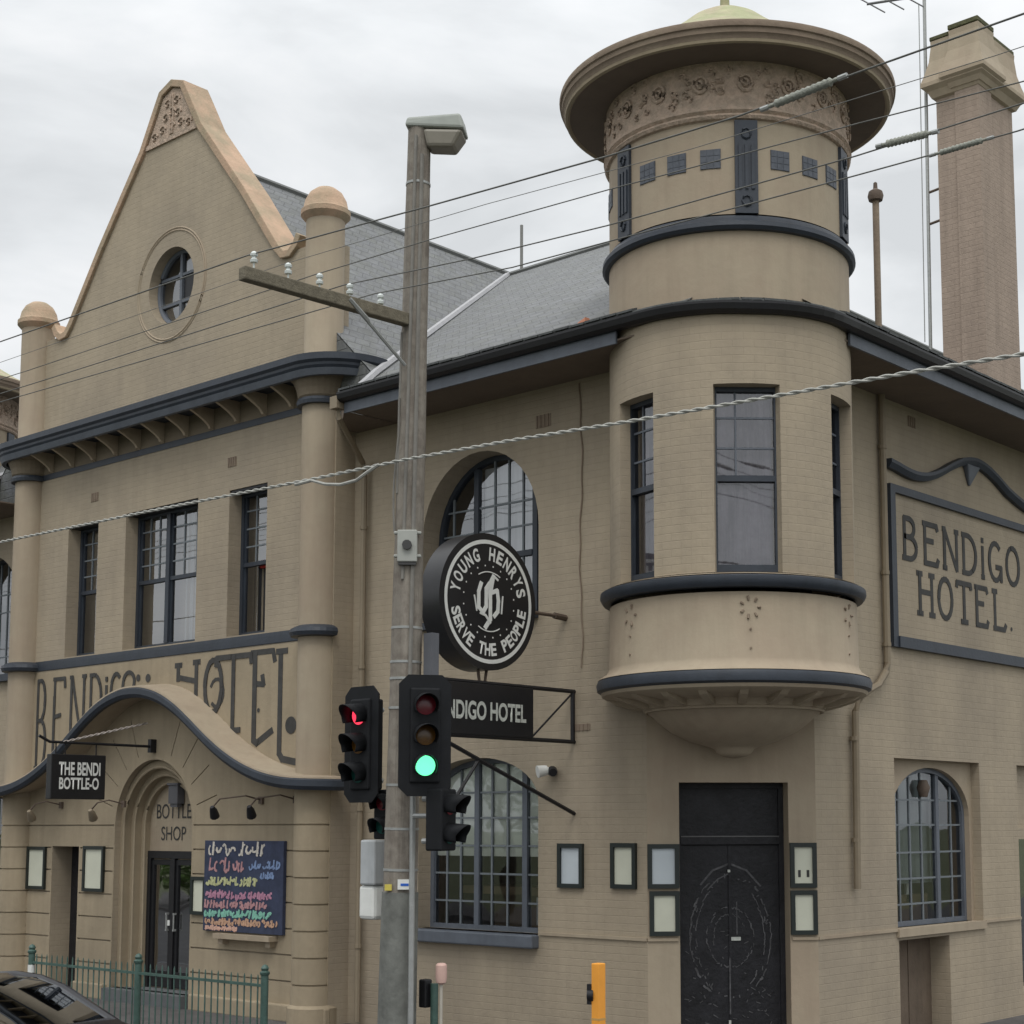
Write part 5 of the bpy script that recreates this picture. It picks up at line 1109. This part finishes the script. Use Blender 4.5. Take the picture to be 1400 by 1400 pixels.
# body sides and top, lofted across the width
ss = [(-.9, .0), (-.86, .06), (-.6, 0), (0, 0), (.6, 0), (.86, .06), (.9, 0)]
low = [(-2.15, .25), (-2.2, .55), (-2.18, .85), (-1.95, .96), (-1.5, .98), (0, .95), (1.2, .95), (1.7, .88), (2.1, .76), (2.24, .55), (2.2, .25)]
F = lambda x, z, d=0: (CX0+x, CY0+d, z-.22)
for sgn in (-1, 1): fill(mb, F, [low], sgn*.88)
reveal(mb, F, low, -.88, .88); bd = mb.build('body', carp, t, bevel=.05)
cab = [(-1.55, .93), (-1.1, 1.16), (-.75, 1.255), (-.2, 1.30), (.25, 1.285), (.6, 1.21), (1.3, .91)]
mb = MB(); vs = []
for x, z in cab:
    w = .86-.26*(z-.95)/.5; vs += [F(x, z-.012, -w), F(x, z, -w*.85), F(x, z+.015, -w*.4), F(x, z+.02, 0), F(x, z+.015, w*.4), F(x, z, w*.85), F(x, z-.012, w)]
q = len(cab); mb.add(vs, [(i*7+k, i*7+k+1, i*7+8+k, i*7+7+k) for i in range(1, 4) for k in range(6)], True); mb.build('roof_panel', carp, t)
gl_car = glass('car_glass', (.05, .05, .055), .35)
mb = MB(); mb.add([vs[k] for k in range(28, 35)]+[vs[k] for k in range(42, 49)]+[vs[k] for k in range(35, 42)], [(k, k+1, 15+k, 14+k) for k in range(6)]+[(14+k, 15+k, 8+k, 7+k) for k in range(6)], True); mb.build('windscreen', gl_car, t)
mb = MB(); mb.add([vs[k] for k in range(0, 14)], [(k, k+1, 8+k, 7+k) for k in range(6)], True); mb.build('rear_window', gl_car, t)
for sgn, k0 in ((-1, 0), (1, 6)):
    mb = MB(); mb.add([vs[i*7+k0] for i in range(q)], [tuple(range(q))]); mb.build('side_window', gl_car, t)
mb = MB()
for sgn, k0 in ((-1, 0), (1, 6)): mb.tube([vs[i*7+k0] for i in range(q)], .03, 6); mb.tube([F(-.1, .95, sgn*.87), vs[3*7+k0]], .03, 6)
mb.build('window_pillar', carp, t)
for x in (-1.35, 1.35):
    for sgn in (-1, 1):
        mb = MB(); c_ = Vector(F(x, .32, sgn*.80)); mb.tube([c_, c_+Vector((0, sgn*.1, 0))], .32, 24); w_ = mb.build('wheel', rubber, t); mb = MB(); mb.tube([c_+Vector((0, sgn*.09, 0)), c_+Vector((0, sgn*.108, 0))], .2, 16); mb.build('rim', galv, w_)
mb = MB()
for sgn in (-1, 1): mb.box(CX0+2.12, CX0+2.22, CY0+sgn*.7-.14, CY0+sgn*.7+.14, .42, .54)
mb.build('headlight', white, t)

# ------------------------------------------------------------------ trees across the street (mirrored in the glass)
def tree(x, y, h, lab, sd_):
    t = thing('street_tree', (x, y, -.1), lab, 'tree', 'trees on the far side of the street'); r_ = random.Random(sd_)
    mb = MB(); mb.tube([(x, y, -.1), (x+.1, y, h*.25), (x, y+.1, h*.5), (x+.1, y, h*.8)], .2, 10, radii=[.24, .18, .13, .04])
    for k in range(7): a = k*2.4; z = h*(.3+.07*k); mb.tube([(x, y, z), (x+1.3*cos(a), y+1.3*sin(a), z+1.0), (x+2.0*cos(a), y+2.0*sin(a), z+1.3)], .06, 6, radii=[.09, .05, .02])
    mb.build('trunk', bark, t)
    mb = MB(); cl = [(r_.gauss(0, 1.3), r_.gauss(0, 1.3), h*.65+r_.gauss(0, h*.15), r_.uniform(.6, 1.2)) for _ in range(26)]
    for i in range(2600):
        cx_, cy_, cz_, cr_ = cl[i % 26]; v = Vector((r_.gauss(0, 1), r_.gauss(0, 1), r_.gauss(0, 1))).normalized()*cr_*r_.uniform(.5, 1); p = Vector((x+cx_, y+cy_, cz_))+v
        u = Vector((r_.gauss(0, 1), r_.gauss(0, 1), r_.gauss(0, 1))).normalized(); w = u.cross(Vector((r_.gauss(0, 1), r_.gauss(0, 1), 1))).normalized(); s_ = r_.uniform(.08, .16)
        mb.add([p-u*s_, p+w*s_*.6, p+u*s_, p-w*s_*.6], [(0, 1, 2, 3)])
    mb.build('crown', leafm, t, recalc=False)
for i, (x, y, h) in enumerate(((-17, -19.5, 7), (-23, -20, 8), (-29, -19, 7), (-36, -21, 9), (-10, -20.5, 6.5), (-44, -20, 8), (-52, -21, 9))): tree(x, y, h, ('leafy street tree across the road, nearest the side street', 'broad street tree across the road', 'tall leafy tree across the road')[min(i, 2)] if i < 3 else ('leafy tree far along the opposite footpath', 'small leafy tree opposite the corner', 'distant leafy tree on the opposite footpath', 'farthest leafy tree on the opposite footpath')[i-3], i+5)

for i, (x, y) in enumerate(((-33, -19.2), (-37, -19.6), (-41, -19.2), (-46, -19.5))):
    t = thing('roadside_shrub', (x, y, -.1), ('nearest', 'second', 'third', 'farthest')[i]+' round green shrub on the opposite footpath', 'shrub', 'shrubs on the far side of the street'); r_ = random.Random(i+50)
    mb = MB()
    for k in range(2200):
        v = Vector((r_.gauss(0, 1), r_.gauss(0, 1), r_.gauss(0, 1))).normalized()*r_.uniform(.6, 1)*(1+.15*sin(k)); p = Vector((x+v.x*1.9, y+v.y*1.3, 1.5+v.z*1.6))
        u = Vector((r_.gauss(0, 1), r_.gauss(0, 1), r_.gauss(0, 1))).normalized(); w = u.cross(Vector((r_.gauss(0, 1), r_.gauss(0, 1), 1))).normalized(); s_ = r_.uniform(.08, .16)
        mb.add([p-u*s_, p+w*s_*.6, p+u*s_, p-w*s_*.6], [(0, 1, 2, 3)])
    mb.build('foliage', mat('bright_leaves', (.12, .2, .05), .7, .35, 2.5), t, recalc=False)
    mb = MB()
    for k in range(5): mb.tube([(x+.1*k-.2, y, -.1), (x+.4*k-.8, y, 1.6)], .04, 6)
    mb.build('stem', bark, t)
